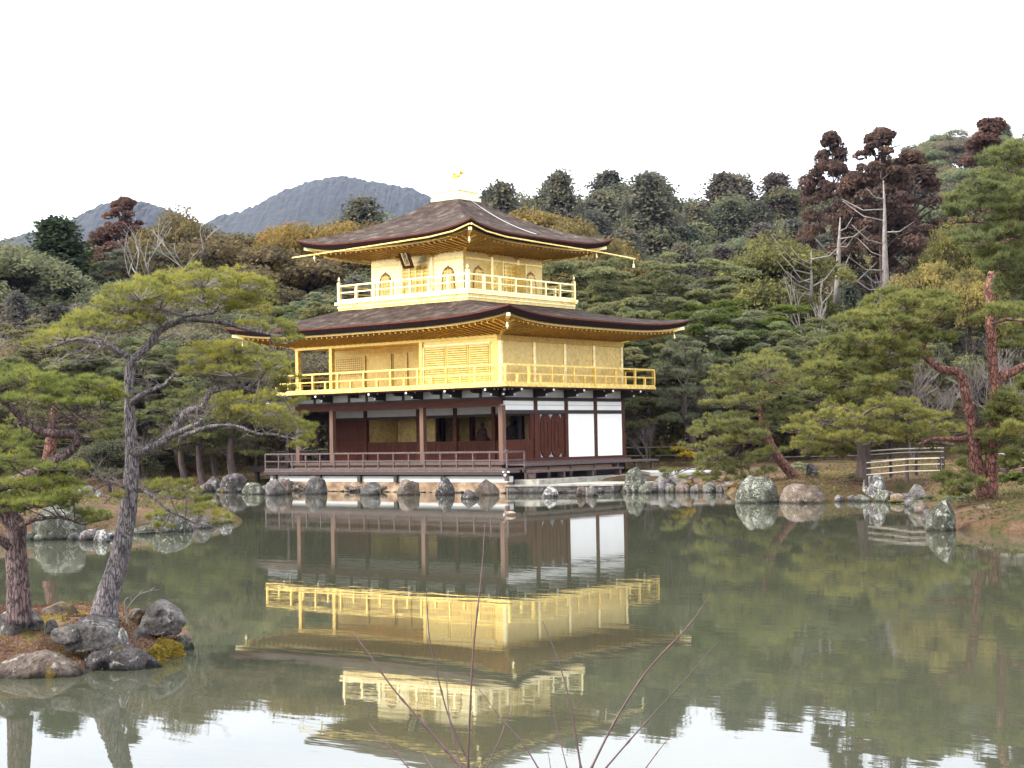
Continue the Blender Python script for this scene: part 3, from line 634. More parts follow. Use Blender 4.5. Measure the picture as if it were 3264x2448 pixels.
def katomado(c0, t, n):
    """bell-shaped window: dark outline, pale inner panel with a lattice"""
    c0, t, n = Vector(c0), Vector(t), Vector(n)
    half = [(.38,0),(.36,.45),(.33,.7),(.30,.84),(.22,.95),(.12,1.02),(.05,1.04),(0,1.10)]
    prof = half + [(-a, z) for a, z in half[::-1][1:]]
    def P(sc, dz, off): return [c0 + t*a*sc + Vector((0,0,z*sc+dz)) + n*off for a, z in prof]
    fr = MB(); A_ = P(1.0, 0, .03); B_ = P(.88, .02, .03); fr.grid([A_, B_]); A2 = P(1.0, 0, .0); fr.grid([A2, A_])
    q = part('bell_shaped_window', M_gold_line, fr)
    MB().prism(P(.9, .015, .005), n*.012).build('pane', M_gold_wall, q)
    g = MB()
    for i in (-1, 0, 1): g.beam(c0+t*.16*i+n*.024+Vector((0,0,.05)), c0+t*.16*i+n*.024+Vector((0,0,.92)), .03, .02)
    for z in (.15,.32,.5,.68,.84): g.beam(c0-t*.3+n*.022+Vector((0,0,z)), c0+t*.3+n*.022+Vector((0,0,z)), .02, .02)
    g.build('lattice', M_gold, q)
wS = 2*h3/3
for f in (-1, 1):
    katomado((c3[0]+f*wS, y0-.002, 8.5), (1,0,0), (0,-1,0)); katomado((x1+.002, c3[1]+f*wS, 8.5), (0,1,0), (1,0,0))
def doors3(c0, t, n, opened):
    c0, t, n = Vector(c0), Vector(t), Vector(n); up_ = Vector((0,0,1))
    for i in range(4):
        a = (-.57+.38*i); q = MB(); 
        q.beam(c0+t*(a-.17)+n*.02, c0+t*(a-.17)+n*.02+up_*1.28, .04, .05, upv=tuple(n)); q.beam(c0+t*(a+.17)+n*.02, c0+t*(a+.17)+n*.02+up_*1.28, .04, .05, upv=tuple(n))
        for z in (.04,.35,.62,.9,1.05,1.24): q.beam(c0+t*(a-.17)+n*.02+up_*z, c0+t*(a+.17)+n*.02+up_*z, .035, .045)
        dd = part('door_leaf', M_gold, q)
        MB().beam(c0+t*a+n*.004+up_*.03, c0+t*a+n*.004+up_*1.25, .33, .01, upv=tuple(n)).build('panel', M_gold_wall, dd)
    for s in (-1,1):
        part('door_jamb', M_gold_pale, MB().beam(c0+t*s*.82+n*.02, c0+t*s*.82+n*.02+up_*1.36, .07, .06, upv=tuple(n)))
        if opened: part('open_door_leaf', M_gold_pale, MB().beam(c0+t*s*.80+n*.3, c0+t*s*.80+n*.3+up_*1.32, .03, .5, upv=tuple(n)))
doors3((c3[0], y0, 8.46), (1,0,0), (0,-1,0), False); doors3((x1, c3[1], 8.46), (0,1,0), (1,0,0), True)
ZT3 = 10.22
roof(x0-RO, x1+RO, y0-RO, y1+RO, c3[0]-.72, c3[0]+.72, c3[1]-.72, c3[1]+.72, 10.74, .38, 12.86, x0, x1, y0, y1, ZT3, thick=.28, gpow=.55, rname='upper_roof')
# gutters under the upper eave, on hangers
g = [(x1+RO+.04, y0-RO+.0, 10.86), (x1+RO+.05, y0-RO+.9, 10.64), (x1+RO+.05, y0-RO+2.2, 10.52), (x1+RO+.05, c3[1], 10.47), (x1+RO+.05, y1+RO-1, 10.42), (x1+RO+.05, y1+RO+1.7, 10.33)]
q = part('gutter', M_gold, MB().tube(g, .04, 6)); MB().tube([(g[-1][0],g[-1][1]-.1,10.3),(g[-1][0],g[-1][1]-.1,10.08)], .012, 5).lathe((g[-1][0],g[-1][1]-.1,10.1), [(.02,0),(.05,-.03),(.045,-.12),(.07,-.16)], 8).build('wind_bell', M_gold_pale, q)
g = [(x1+RO+.0, y0-RO-.05, 10.86), (x1+RO-.9, y0-RO-.05, 10.64), (x1+RO-2.2, y0-RO-.05, 10.52), (c3[0], y0-RO-.05, 10.45), (x0-RO+1, y0-RO-.05, 10.37), (x0-RO-.25, y0-RO-.05, 10.34)]
part('gutter', M_gold, MB().tube(g, .04, 6))
cb_ = []
for t_ in np.linspace(1, .12, 14): cb_.append((c3[0]+5.03-(5.03-.72)*t_+.0, c3[1], 10.74+2.12*t_*(.55+.45*t_)+.05))
part('lightning_cable', M_strip, MB().tube(cb_, .012, 5))
# roban and phoenix
q = part('roof_pedestal', M_gold_pale, MB().box(c3[0]-.80, c3[1]-.80, 12.70, c3[0]+.80, c3[1]+.80, 12.95).box(c3[0]-.70, c3[1]-.70, 12.952, c3[0]+.70, c3[1]+.70, 13.2).box(c3[0]-.76, c3[1]-.76, 13.202, c3[0]+.76, c3[1]+.76, 13.26).box(c3[0]-.4, c3[1]-.4, 13.262, c3[0]+.4, c3[1]+.4, 13.42))
ph = MB(); pc = Vector((c3[0], c3[1], 13.42)); t = rt0.copy()
ph.tube([pc, pc+Vector((0,0,.32))], [.05,.03], 6)
for s in (-.05,.05): ph.tube([pc+t*s+Vector((0,0,.3)), pc+t*s*1.2+Vector((0,0,.5))], .018, 5)
ph.tube([pc+t*-.22+Vector((0,0,.66)), pc+t*-.15+Vector((0,0,.56)), pc+t*0+Vector((0,0,.54)), pc+t*.14+Vector((0,0,.60)), pc+t*.2+Vector((0,0,.66))], [.03,.09,.12,.09,.03], 8)
ph.tube([pc+t*-.16+Vector((0,0,.58)), pc+t*-.24+Vector((0,0,.63)), pc+t*-.28+Vector((0,0,.67)), pc+t*-.36+Vector((0,0,.66))], [.05,.03,.035,.008], 6)
for k in range(5):
    f = k/4; e = pc+t*(.22+.12*f)+Vector((0, (f-.5)*.2, .98-.1*abs(f-.3)))
    ph.tube([pc+t*.14+Vector((0,0,.60)), pc+t*(.24+.08*f)+Vector((0,(f-.5)*.12,.72)), e], [.03,.035,.01], 5)
for s in (-1,1): ph.prism([pc+Vector((0,s*.08,.60)), pc+t*.16+Vector((0,s*.20,.62)), pc+t*.12+Vector((0,s*.30,.70)), pc+t*-.08+Vector((0,s*.22,.68))], t*.02)
part('phoenix_ornament', M_gold, ph, smooth=True)
# name board under the upper eave
nb_c = Vector((c3[0]-.05, y0-.62, 10.02)); tilt = math.radians(28)
nu_ = Vector((0, -math.sin(tilt), math.cos(tilt))); nn = Vector((0, -math.cos(tilt), -math.sin(tilt)))
def plate(w, h, off, th): 
    m = MB(); m.beam(nb_c+nn*off-nu_*h/2, nb_c+nn*off+nu_*h/2, w, th, upv=tuple(nn)); return m
q = part('name_board', M_wood_dark, plate(.44, .80, 0, .06))
plate(.30, .66, .034, .012).build('board_panel', M_gold_pale, q)
f_ = MB()
for s in (-1,1): f_.beam(nb_c+nn*.02+Vector((s*.27,0,0))-nu_*.46, nb_c+nn*.02+Vector((s*.27,0,0))+nu_*.44, .10, .03, upv=tuple(nn))
for s in (-1,1): f_.beam(nb_c+nn*.02+nu_*s*.44+Vector((-.26,0,0)), nb_c+nn*.02+nu_*s*.44+Vector((.26,0,0)), .03, .08)
f_.build('board_frame', M_edge_red, q)
try:
    cu = bpy.data.curves.new('characters', 'FONT'); cu.body = '究\n竟\n頂'; cu.size = .24; cu.align_x = 'CENTER'; cu.align_y = 'CENTER'; cu.space_line = .85; cu.extrude = .004
    to = bpy.data.objects.new('characters', cu); COL.objects.link(to)
    bpy.context.view_layer.update()
    dg = bpy.context.evaluated_depsgraph_get(); me = bpy.data.meshes.new_from_object(to.evaluated_get(dg)); COL.objects.unlink(to); bpy.data.objects.remove(to)
    me.materials.clear(); me.materials.append(M_wood_dark)
    R = Matrix((Vector((1,0,0)), nu_, nn)).transposed().to_4x4(); R.translation = nb_c+nn*.046 - parent_loc(q)
    me.transform(R); o = bpy.data.objects.new('characters', me); link(o, q)
except Exception as ex: print('text failed', ex)

# statues inside the ground floor
def statue(name, loc, sc, m, label):
    root = empty(name, loc, label, 'statue'); L = Vector(loc)
    bd = MB(); bd.lathe(L, [(.55*sc,0),(.6*sc,.1*sc),(.5*sc,.3*sc),(.38*sc,.42*sc),(.30*sc,.7*sc),(.33*sc,.9*sc),(.14*sc,1.05*sc),(.10*sc,1.1*sc),(.155*sc,1.2*sc),(.15*sc,1.34*sc),(.06*sc,1.45*sc)], 14)
    for s in (-1,1):
        bd.tube([L+Vector((s*.28*sc,0,.9*sc)), L+Vector((s*.42*sc,-.05,.6*sc)), L+Vector((s*.12*sc,-.35*sc,.5*sc))], [.09*sc,.10*sc,.06*sc], 7)
        bd.tube([L+Vector((s*.1*sc,-.1,.32*sc)), L+Vector((s*.58*sc,-.2*sc,.30*sc)), L+Vector((s*.1*sc,-.42*sc,.28*sc))], [.14*sc,.14*sc,.08*sc], 7)
    bd.build('seated_figure', m, root, True)
    bs = MB().lathe(L+Vector((0,0,-.5)), [(.55*sc,0),(.5*sc,.15),(.62*sc,.35),(.66*sc,.5)], 14); bs.build('pedestal', m, root)
    return root
statue('seated_statue', (-2.42*b, 2.35*b, 2.0), .62, M_bark_red, 'small brown seated statue before the gold wall inside the open ground floor')
sx_ = statue('seated_statue', (-1.42*b, 2.1*b, 1.9), .8, M_wood_dark, 'dark seated statue with a halo inside the ground floor, nearer the corner')
MB().tube([(-1.42*b, 2.18*b, 2.95), (-1.42*b, 2.2*b, 2.95)], .30, 20).build('halo', M_wood_dark, sx_)

# ---- fishing deck on the west side
F0 = Vector((-15.1, 2.2, .2))
fd = empty('fishing_pavilion', F0, 'small dark timber pavilion with low bark roof attached left of the golden pavilion', 'pavilion')
for x in (-15.1, -13.0):
    for y in (.55, 3.2):
        if x == -13.0: MB().box(x-.07, y-.07, -.2, x+.07, y+.07, 3.25).build('post', M_wood_dark, fd)
        else: MB().box(x-.08, y-.08, -.2, x+.08, y+.08, 3.25).build('post', M_wood_dark, fd)
MB().box(-15.3, .4, .95, -12.9, 3.4, 1.05).box(-15.3, .36, .8, -12.9, .44, .95).build('deck', M_wood_dark, fd)
MB().box(-15.5, .5, 3.15, -11.9, .62, 3.3).box(-15.5, 3.15, 3.15, -11.9, 3.27, 3.3).build('beam', M_wood_dark, fd)
rr = MB(); ry = 1.9
for s in (-1,1): rr.prism([(-15.7, ry, 3.86), (-15.7, ry, 3.98), (-15.7, ry+s*1.5, 3.34), (-15.7, ry+s*1.5, 3.2)], (3.9,0,0))
r_ = rr.build('roof', M_roof, fd); MB().box(-15.8, ry-.12, 3.97, -11.85, ry+.12, 4.08).build('ridge', M_tileblue, r_)
for yy in (.48, 3.25):
    rl = MB()
    for z in (1.25,1.5,1.70): rl.box(-15.1, yy, z, -12.9, yy+.05, z+.05)
    for i in range(6): x = -15.1+i*.43; rl.box(x, yy+.003, 1.0, x+.05, yy+.047, 1.72)
    rl.build('railing', M_wood_dark, fd)
MB().box(-13.0, .3, 1.2, -12.0, .36, 1.55).box(-13.0, .3, .8, -12.0, .38, 1.0).build('side_board', M_wood_dark, fd)

# ---- retaining wall, landing, steps
rw = empty('stone_retaining_wall', (-6, -1.0, 0), 'cream plastered stone wall at the water line under the dark deck', 'wall')
M_cream = noisy("cream_plaster_wall", [(.26,(.075,.040,.026)),(.42,(.16,.098,.058)),(.56,(.25,.17,.105)),(.72,(.35,.29,.21))], scale=1.8, detail=9, rough=.9, bump=.4, bscale=10, stretch=(1,1,1.8))
MB().box(-12.6, -.98, -.5, 1.0, -.6, .43).build('wall_face', M_cream, rw)
MB().box(-12.6, -.96, .43, 1.0, -.6, .66).build('whitewashed_band', M_strip, rw)
st = MB(); random.seed(5)
x = -12.7
while x < .9:
    w = random.uniform(.18,.42); h = random.uniform(.05,.12)
    st.tube([(x, -1.02, random.uniform(-.08,.0)), (x+w, -1.02, random.uniform(-.08,.0))], [h*.7, h], 7, jit=.2); x += w*.9
st.build('footing_stones', M_stone_dark, rw)
st = MB()
for i in range(46):
    x, z = (random.uniform(-12.7,-10.2), random.uniform(.05,.45)) if i < 30 else (random.uniform(-8.2,-5.6), random.uniform(.03,.22))
    w = random.uniform(.12,.24); st.tube([(x-w, -1.0, z), (x, -1.03, z), (x+w, -1.0, z)], [.05, random.uniform(.07,.11), .05], 7, jit=.15)
st.build('rubble_stones', M_stone_tan, rw)
ld = empty('stone_landing', (3, 1, 0), 'low pale stone landing platform at the water edge right of the deck', 'landing')
P_ = [(.9,-1.0),(3.0,-.25),(5.0,.6),(5.3,2.2),(4.9,5.5),(2.1,6.5),(.9,3.0)]
MB().prism([(x,y,-.5) for x, y in P_], (0,0,.76)).build('landing_wall', M_stone, ld)
MB().prism([(x*1.0-.0,y-.03,.262) for x, y in P_], (0,0,.07)).build('landing_slab', M_pavestone, ld)
MB().box(1.02, -.55, .3, 2.25, 9.8, .52).build('terrace_step', M_pavestone, ld)
MB().beam((2.6,-.52,.06),(4.6,.34,.06), .16, .1).build('lower_ledge', M_stone, ld)
gv = MB(); gp = [uvw(*p) for p in ((5.6,64.3),(6.8,63.4),(8.6,64.5),(11.2,71),(11.6,76),(9.8,76),(8,72),(5.4,69))]
n = len(gp); V = [(p.x, p.y, .62) for p in gp]
GV = MB(); GV.prism([(p.x,p.y,.30) for p in gp], (0,0,.36)); tag(GV.build('gravel_path', M_gravel), kind='structure')

# ================================================================== PLANTS AND ROCKS
def unit(a): return a/np.maximum(np.linalg.norm(a, axis=1, keepdims=True), 1e-9)
def rdir(n): return unit(rng.normal(size=(n,3)))
def leaves(P, N, size, jitter=.8, aspect=.6):
    """one small pointed leaf cluster (quad) per point, loosely facing N"""
    n = len(P); N = unit(N + rng.normal(size=(n,3))*jitter); a = unit(np.cross(N, rdir(n))); c = np.cross(N, a)
    s = size*rng.uniform(.6, 1.35, (n,1)); b_ = a*s; d = c*s*aspect
    V = np.stack([P-b_, P+d*.9+b_*.1, P+b_, P-d*.9-b_*.1], 1).reshape(-1,3)
    return V, np.arange(4*n).reshape(n,4)
def tufts(P, D, length, k, width, spread=.75):
    """k needle blades (triangles) fanning out of each point round direction D"""
    n = len(P); P = np.repeat(P, k, 0); D = np.repeat(D, k, 0)
    d = unit(D + rdir(n*k)*spread); s = unit(np.cross(d, rdir(n*k)))*width/2; L = length*rng.uniform(.7, 1.2, (n*k,1))
    V = np.stack([P-s, P+s, P+d*L], 1).reshape(-1,3)
    return V, np.arange(3*n*k).reshape(n*k,3)
def mesh_of(V, F, mat_, name):
    o = npmesh(name, V, F, mat_); me = o.data; COL.objects.unlink(o); bpy.data.objects.remove(o); return me
def objmesh(mb, mat_, name, smooth=True):
    o = mb.build(name, mat_, None, smooth); me = o.data; COL.objects.unlink(o); bpy.data.objects.remove(o); return me
def vnoise(P, sc, seed=0):
    return np.array([mnoise.noise(Vector((p[0]*sc+seed, p[1]*sc, p[2]*sc))) for p in P])

# ---- generic crowns, unit size: height 1, base at z 0 ; cards sized for the distance they are used at
def broad_crown(nclump, ncard, wid, seed, z0=.28, csize=.0115, flat=.75):
    r = np.random.default_rng(seed); Ps, Ns = [], []
    for k in range(nclump):
        d = unit(r.normal(size=(1,3)))[0]; d[2] = abs(d[2])*1.1-.35; rad = r.uniform(.55, 1.0)
        zc = z0+(1-z0)*.5; c = np.array([d[0]*wid*rad, d[1]*wid*rad, zc+d[2]*(1-z0)*.48*rad]); cr_ = r.uniform(.09, .165)*(.6+wid)
        m = ncard//nclump; dd = unit(r.normal(size=(m,3))); dd[:,2] = np.where(dd[:,2] < -.3, -dd[:,2]*.5, dd[:,2])
        rr = cr_*r.uniform(.72, 1.06, (m,1)); Ps.append(c+dd*rr*np.array([1,1,flat])); Ns.append(dd)
    P = np.concatenate(Ps); N = np.concatenate(Ns); return leaves(P, N+np.array([0,0,.3]), csize, .75)
def cone_crown(n, wid, seed, z0=.12, csize=.016, lump=.0, power=.8):
    r = np.random.default_rng(seed); Ps, Ns = [], []
    nb = 150
    for k in range(nb):          # drooping boughs round the stem
        h = z0+(1-z0)*(k/nb)**.9; R_ = wid*(1-h)**power*r.uniform(.42,1.25)*(1 if h > z0+.12 else .6+3*(h-z0)) + .012; a = r.uniform(0, 2*math.pi); m = n//nb
        t = r.uniform(.25, 1, (m,1))**.7; w = .03+.05*(1-h)
        base = np.array([math.cos(a), math.sin(a), 0])*R_
        P = base*t + np.array([0,0,h]) + np.array([0,0,1])*( .05*(1-t) -.02 - .03*t*t) + r.normal(size=(m,3))*np.array([w,w,w*.5])*r.uniform(.5,1.1)
        Ps.append(P); Ns.append(np.repeat([[math.cos(a)*.6, math.sin(a)*.6, .8]], m, 0))
    return leaves(np.concatenate(Ps), np.concatenate(Ns), csize, .7, .7)
def sugi_crown(seed, wid=.24, z0=.34, nclump=70, ncard=19000, gap=.0, csize=.0072):
    r = np.random.default_rng(seed); Ps, Ns = [], []
    for k in range(nclump):
        h = z0+(1-z0)*r.uniform(0,1)**.85; t = (h-z0)/(1-z0); R_ = wid*(1-t**1.7)*(.55+.45*min(1, t*5)) + .02
        a = r.uniform(0, 2*math.pi); q = r.uniform(.35, 1)**.6
        c = np.array([math.cos(a)*R_*q, math.sin(a)*R_*q, h]); cr_ = r.uniform(.020, .046)*(1.25-.5*t)
        m = ncard//nclump; dd = unit(r.normal(size=(m,3))); dd[:,2] = np.where(dd[:,2] < -.4, -dd[:,2], dd[:,2])
        Ps.append(c+dd*cr_*r.uniform(.7,1.08,(m,1))*np.array([1.15,1.15,.8])); Ns.append(dd)
    return leaves(np.concatenate(Ps), np.concatenate(Ns)+np.array([0,0,.2]), csize, .6, .8)
def trunk_mb(h, r0, seed, lean=.03, limbs=6, z0=.25, reach=.2, n=6):
    rd = random.Random(seed); m = MB(); pts = [Vector((rd.uniform(-lean,lean)*k/5, rd.uniform(-lean,lean)*k/5, h*k/5)) for k in range(6)]
    m.tube(pts, [r0*(1-.16*k) for k in range(6)], n)
    for i in range(limbs):
        t = z0+(h-z0)*rd.random()*.9; a = rd.uniform(0, 6.28); p = pts[0].lerp(pts[-1], t/h); d = Vector((math.cos(a), math.sin(a), .6))
        m.tube([p, p+d*reach*.45+Vector((0,0,.02)), p+d*reach], [r0*.4, r0*.22, r0*.07], 4)
    return m
def bare_mb(seed, r0=.02, depth=5, spread=.55, n0=3, upb=.35):
    rd = random.Random(seed); m = MB()
    def grow(p, d, L, r, k):
        pts = [p]; q = p
        for i in range(3):
            d = (d+Vector((rd.uniform(-.25,.25), rd.uniform(-.25,.25), rd.uniform(-.1,.2)))).normalized(); q = q+d*L/3; pts.append(q)
        m.tube(pts, [r, r*.86, r*.75, r*.62], 5 if k > 3 else 3, cap=False)
        if k == 0: return
        for j in range(3 if k > 1 else 4):
            s = pts[rd.choice([1,2,3,3])] if j else pts[3]
            nd = (d+Vector((rd.uniform(-1,1), rd.uniform(-1,1), rd.uniform(-.4,1)*upb*2))*spread*1.3).normalized()
            grow(s, nd, L*rd.uniform(.6,.85), r*.58, k-1)
    for i in range(n0): grow(Vector((rd.uniform(-.02,.02), rd.uniform(-.02,.02), 0)), Vector((rd.uniform(-.3,.3), rd.uniform(-.3,.3), 1)).normalized(), .34, r0, depth)
    return m
def mk_bush(seed): return broad_crown(16, 2600, .5, seed, z0=.05, csize=.04)

VAR = {}
VAR['broad'] = [(mesh_of(*broad_crown(nc, 22000, w, sd, z0=z), M_leaf, 'crown'), objmesh(trunk_mb(.8,.022,sd,.05,7,.3,.3), M_bark_brown, 'trunk')) for nc, w, sd, z in ((30,.40,1,.2),(26,.46,2,.25),(40,.36,3,.12),(34,.42,4,.3),(22,.50,5,.3))]
VAR['cypress'] = [(mesh_of(*cone_crown(18000, w*(1.12), sd, z0=z, csize=.0105, power=p), M_leaf, 'crown'), objmesh(trunk_mb(.93,.014,sd,.01,10,.15,.08), M_bark_brown, 'trunk')) for w, sd, z, p in ((.25,11,.20,.95),(.28,12,.26,.80),(.23,13,.32,.9),(.30,14,.18,1.1))]
VAR['cedar'] = [(mesh_of(*sugi_crown(sd, w, z, nc), M_leaf, 'crown'), objmesh(trunk_mb(.96,.013,sd,.012,14,.2,.13), M_bark_brown, 'trunk')) for sd, w, z, nc in ((21,.22,.3,110),(22,.25,.42,90),(23,.19,.25,100))]
VAR['bare'] = [(None, objmesh(bare_mb(sd, .016, 5, .5, 2), M_twig, 'branches', False)) for sd in (31,32,33)]
VAR['pale_bare'] = [(None, objmesh(bare_mb(sd, .014, 4, .42, 1), M_bark_pale, 'branches', False)) for sd in (41,42)]
def pine_var(seed, nl=7, wid=.42, tw=.018):
    """auto pine: crooked trunk, flat pads of needles on side limbs"""
    rd = random.Random(seed); r = np.random.default_rng(seed); tr = MB(); P, D = [], []
    pts = [Vector((0,0,0))]
    for k in range(1,8): pts.append(pts[-1]+Vector((rd.uniform(-.06,.06), rd.uniform(-.06,.06), .125)))
    tr.tube(pts, [tw*(1.15-.12*k) for k in range(8)], 7)
    for k in range(nl*4):
        t = .18+.78*(k/(nl*4)); i = min(6, int(t/.125)); base = pts[i].lerp(pts[i+1], (t-.125*i)/.125) if i < 7 else pts[7]
        a = k*2.4+rd.uniform(-.4,.4); L = wid*(1-(max(0,t-.42)/.6)**2*.75)*rd.uniform(.35,1.0)
        c = base+Vector((math.cos(a)*L, math.sin(a)*L, .03+rd.uniform(-.01,.05)))
        tr.tube([base, base.lerp(c,.5)+Vector((0,0,-.01)), c-Vector((0,0,.015))], [tw*.35, tw*.22, tw*.1], 4, cap=False)
        for j in range(5):
            cc = np.array(c)+r.normal(size=3)*np.array([.06,.06,.017]); m = 100; dd = unit(r.normal(size=(m,3))); dd[:,2] = np.abs(dd[:,2])-.15
            R_ = rd.uniform(.035,.062); P.append(cc+dd*R_*np.array([1,1,.55])*r.uniform(.6,1.05,(m,1))); D.append(dd*.6+np.array([0,0,.8]))
    c = np.array(pts[-1]); 
    for j in range(8):
        cc = c+r.normal(size=3)*np.array([.07,.07,.02]); m = 60; dd = unit(r.normal(size=(m,3))); dd[:,2] = np.abs(dd[:,2]); P.append(cc+dd*.06*np.array([1,1,.5])); D.append(dd*.6+np.array([0,0,.8]))
    V, F = tufts(np.concatenate(P), np.concatenate(D), .0165, 5, .0075, .9)
    return mesh_of(V, F, M_needle, 'crown'), objmesh(tr, M_bark_brown, 'trunk')
VAR['pine'] = [pine_var(sd, nl, w) for sd, nl, w in ((51,8,.40),(52,7,.46),(53,8,.36),(54,8,.5))]

CATS = dict(broad='tree', cypress='tree', cedar='tree', bare='tree', pale_bare='tree', pine='pine tree')
NAMES = dict(broad='broadleaf_tree', cypress='cypress_tree', cedar='cedar_tree', bare='bare_tree', pale_bare='bare_tree', pine='pine_tree')
def place(kind, vi, loc, h, wsc, color, label=None, group=None, rot=None):
    cr_, tr_ = VAR[kind][vi % len(VAR[kind])]
    root = empty(NAMES[kind], loc, label, CATS[kind], group)
    rz = rng.uniform(0, 6.28) if rot is None else rot
    for me, nm in ((tr_, 'trunk' if cr_ else 'branches'), (cr_, 'crown')):
        if me is None: continue
        o = bpy.data.objects.new(nm, me); link(o, root); o.scale = (h*wsc, h*wsc, h); o.rotation_euler = (0,0,rz)
        o.color = (*color, 1)
    return root

# tree colours (real leaf albedo)
C_olive = (.150,.142,.074); C_brown = (.160,.134,.088); C_green = (.132,.140,.080); C_dark = (.108,.106,.080); C_yel = (.20,.165,.06)
C_sugi = (.092,.060,.049); C_pine = (.172,.182,.088); C_pineD = (.168,.182,.112); C_grey = (.150,.142,.105); C_orange = (.22,.11,.045)
def vary(c, a=.18):
    k = 1+rng.uniform(-a, a); return tuple(x*k*(1+rng.uniform(-a*.4, a*.4)) for x in c)
SKY_X = [-150,0,60,120,250,350,500,600,680,780,900,1000,1080,1200,1330,1480,1600,1750,1850,1950,2050,2212,2400]
SKY_Y = [505,505,515,500,475,480,500,500,470,450,455,450,425,405,400,405,405,410,420,400,400,400,400]
ROWS = [77,82,88,95,103,112,122,133,145,160,178,196]
forest = []
for ri, v in enumerate(ROWS):
    sp = 3.4 if v < 100 else 4.4 if v < 150 else 4.0
    u = -.38*v-rng.uniform(0,sp)
    while u < .40*v:
        uu = u+rng.uniform(-1.2,1.2); vv = v+rng.uniform(-2.5,2.5); u += sp*rng.uniform(.8,1.2)
        dx = (1632+uu/vv*FPX)/DS; gz = float(ground_z(uu, vv)[0])
        if gz < .15: continue
        vlast = 147 if dx < 930 else 197
        if v > vlast: continue
        if 1500 < dx < 1780 and 94 < v < 125: continue        # a dark gap in the wood
        if v < 80 and -15 < uu < 14: continue
        if v < 92 and 560 < dx < 640: continue
        f = min(1, max(0, (v-77)/(vlast-77)))
        ysky = np.interp(dx, SKY_X, SKY_Y) - (26 if dx > 1020 else 6)
        y0_ = 740 if dx < 700 else 700
        yt = y0_+(ysky-y0_)*f**(.85 if dx < 1400 else 1.05) + rng.uniform(-14, 16)
        top = at(dx, yt, vv).z; h = top-gz
        h = min(max(h, 4.5), 19)
        if dx < 700:
            if v < 90: k = rng.choice(['pine','broad','pine','broad'])
            elif v < 125: k = rng.choice(['broad','broad','broad','cypress','pine','bare'])
            else: k = rng.choice(['broad','broad','broad','cypress'])
        elif dx < 1250: k = rng.choice(['broad','cypress','cypress','broad']) if v > 100 else rng.choice(['pine','broad'])
        elif dx < 1760:
            if v < 92: k = rng.choice(['pine','pine','bare','broad'])
            elif v < 112: k = rng.choice(['pine','broad','pine','bare'])
            elif v < 128: k = rng.choice(['cypress','broad','cypress'])
            else: k = rng.choice(['cypress','cypress','cypress','broad'])
        else:
            if v < 92: k = rng.choice(['pine','bare','bare','broad'])
            elif v < 112: k = rng.choice(['broad','pine','bare'])
            else: k = rng.choice(['cypress','broad','cypress'])
        if k == 'pine': c = vary(C_pine if v < 100 else C_pineD)
        elif k == 'cypress': c = vary(C_dark, .25)
        elif k == 'broad':
            c = vary([C_olive, C_brown, C_green, C_grey, C_olive, C_brown, C_yel][rng.choice(7, p=[.24,.22,.18,.13,.1,.08,.05])]) if dx < 700 else vary([C_olive, C_green, C_brown, C_yel, C_dark][rng.choice(5, p=[.3,.3,.17,.1,.13])])
        else: c = (.1,.1,.1)
        if k == 'bare': h = min(h*.8, 8)
        if 1000 < dx < 1780 and v > 125 and k == 'broad': c = vary([C_dark, (.120,.118,.075), C_green][int(rng.integers(0,3))], .15)
        forest.append([dx, uu, vv, gz, h, k, c, ri])
# the forested hill on the far right
for v in (210,222,235,249,264,280,297,315,334,352):
    u = (.05 if v > 240 else .09)*v
    while u < .42*v:
        uu = u+rng.uniform(-2,2); vv = v+rng.uniform(-5,5); u += 6.3*rng.uniform(.8,1.2)
        gz = float(ground_z(uu, vv)[0]); dx = (1632+uu/vv*FPX)/DS
        forest.append([dx, uu, vv, gz, rng.uniform(8,12.5), rng.choice(['broad','broad','broad','cypress']), vary([C_green,C_olive,C_grey,C_orange][rng.choice(4, p=[.42,.36,.18,.04])]), 20])
TONE = {}
def kindword(k, c):
    if k == 'pine': return 'green layered pine'
    if k == 'cypress': return 'dark narrow conifer'
    if k in ('bare','pale_bare'): return 'bare grey-branched tree'
    r, g_, b_ = c
    if r > .17: return 'yellowish leafy tree'
    if r > g_*1.15: return 'brownish leafy tree'
    if r < .06: return 'dark green leafy tree'
    return 'olive leafy tree'
def region(dx, ri):
    a = 'left of the pavilion' if dx < 620 else 'behind the pavilion' if dx < 1400 else 'right of the pavilion'
    z = 'at the wood foot' if ri < 3 else 'on the lower slope' if ri < 5 else 'on the upper slope' if ri < 8 else 'along the skyline' if ri < 20 else 'on the far right hill'
    return z+' '+a if ri < 20 else z
ORD = ['first','second','third','fourth','fifth','sixth','seventh','eighth','ninth','tenth','eleventh','twelfth','thirteenth','fourteenth','fifteenth','sixteenth','seventeenth','eighteenth','nineteenth','twentieth']
def ordw(i):
    n = i+1
    if n <= 20: return ORD[n-1]
    if n >= 100: return 'one hundred and '+(ordw(n-101) if n > 100 else 'zeroth')
    t = ['twent','thirt','fort','fift','sixt','sevent','eight','ninet'][n//10-2]
    return t+'ieth' if n % 10 == 0 else t+'y-'+ORD[n % 10-1]
cnt = {}
for t in sorted(forest, key=lambda q: q[0]):
    dx, uu, vv, gz, h, k, c, ri = t; key = (kindword(k, c), region(dx, ri)); i = cnt.get(key, 0); cnt[key] = i+1
    p = uvw(uu, vv, gz-.15)
    wsc = {'broad': rng.uniform(.9,1.25), 'cypress': rng.uniform(1.0,1.5), 'pine': rng.uniform(1.0,1.35), 'bare': 1.0}[k]
    if ri == 20: wsc *= 1.25
    place(k, int(rng.integers(0,9)), p, h, wsc, c, f'{key[0]} {key[1]}, {ordw(i)} from the left', 'trees of the wooded hillside')
print('forest', len(forest))


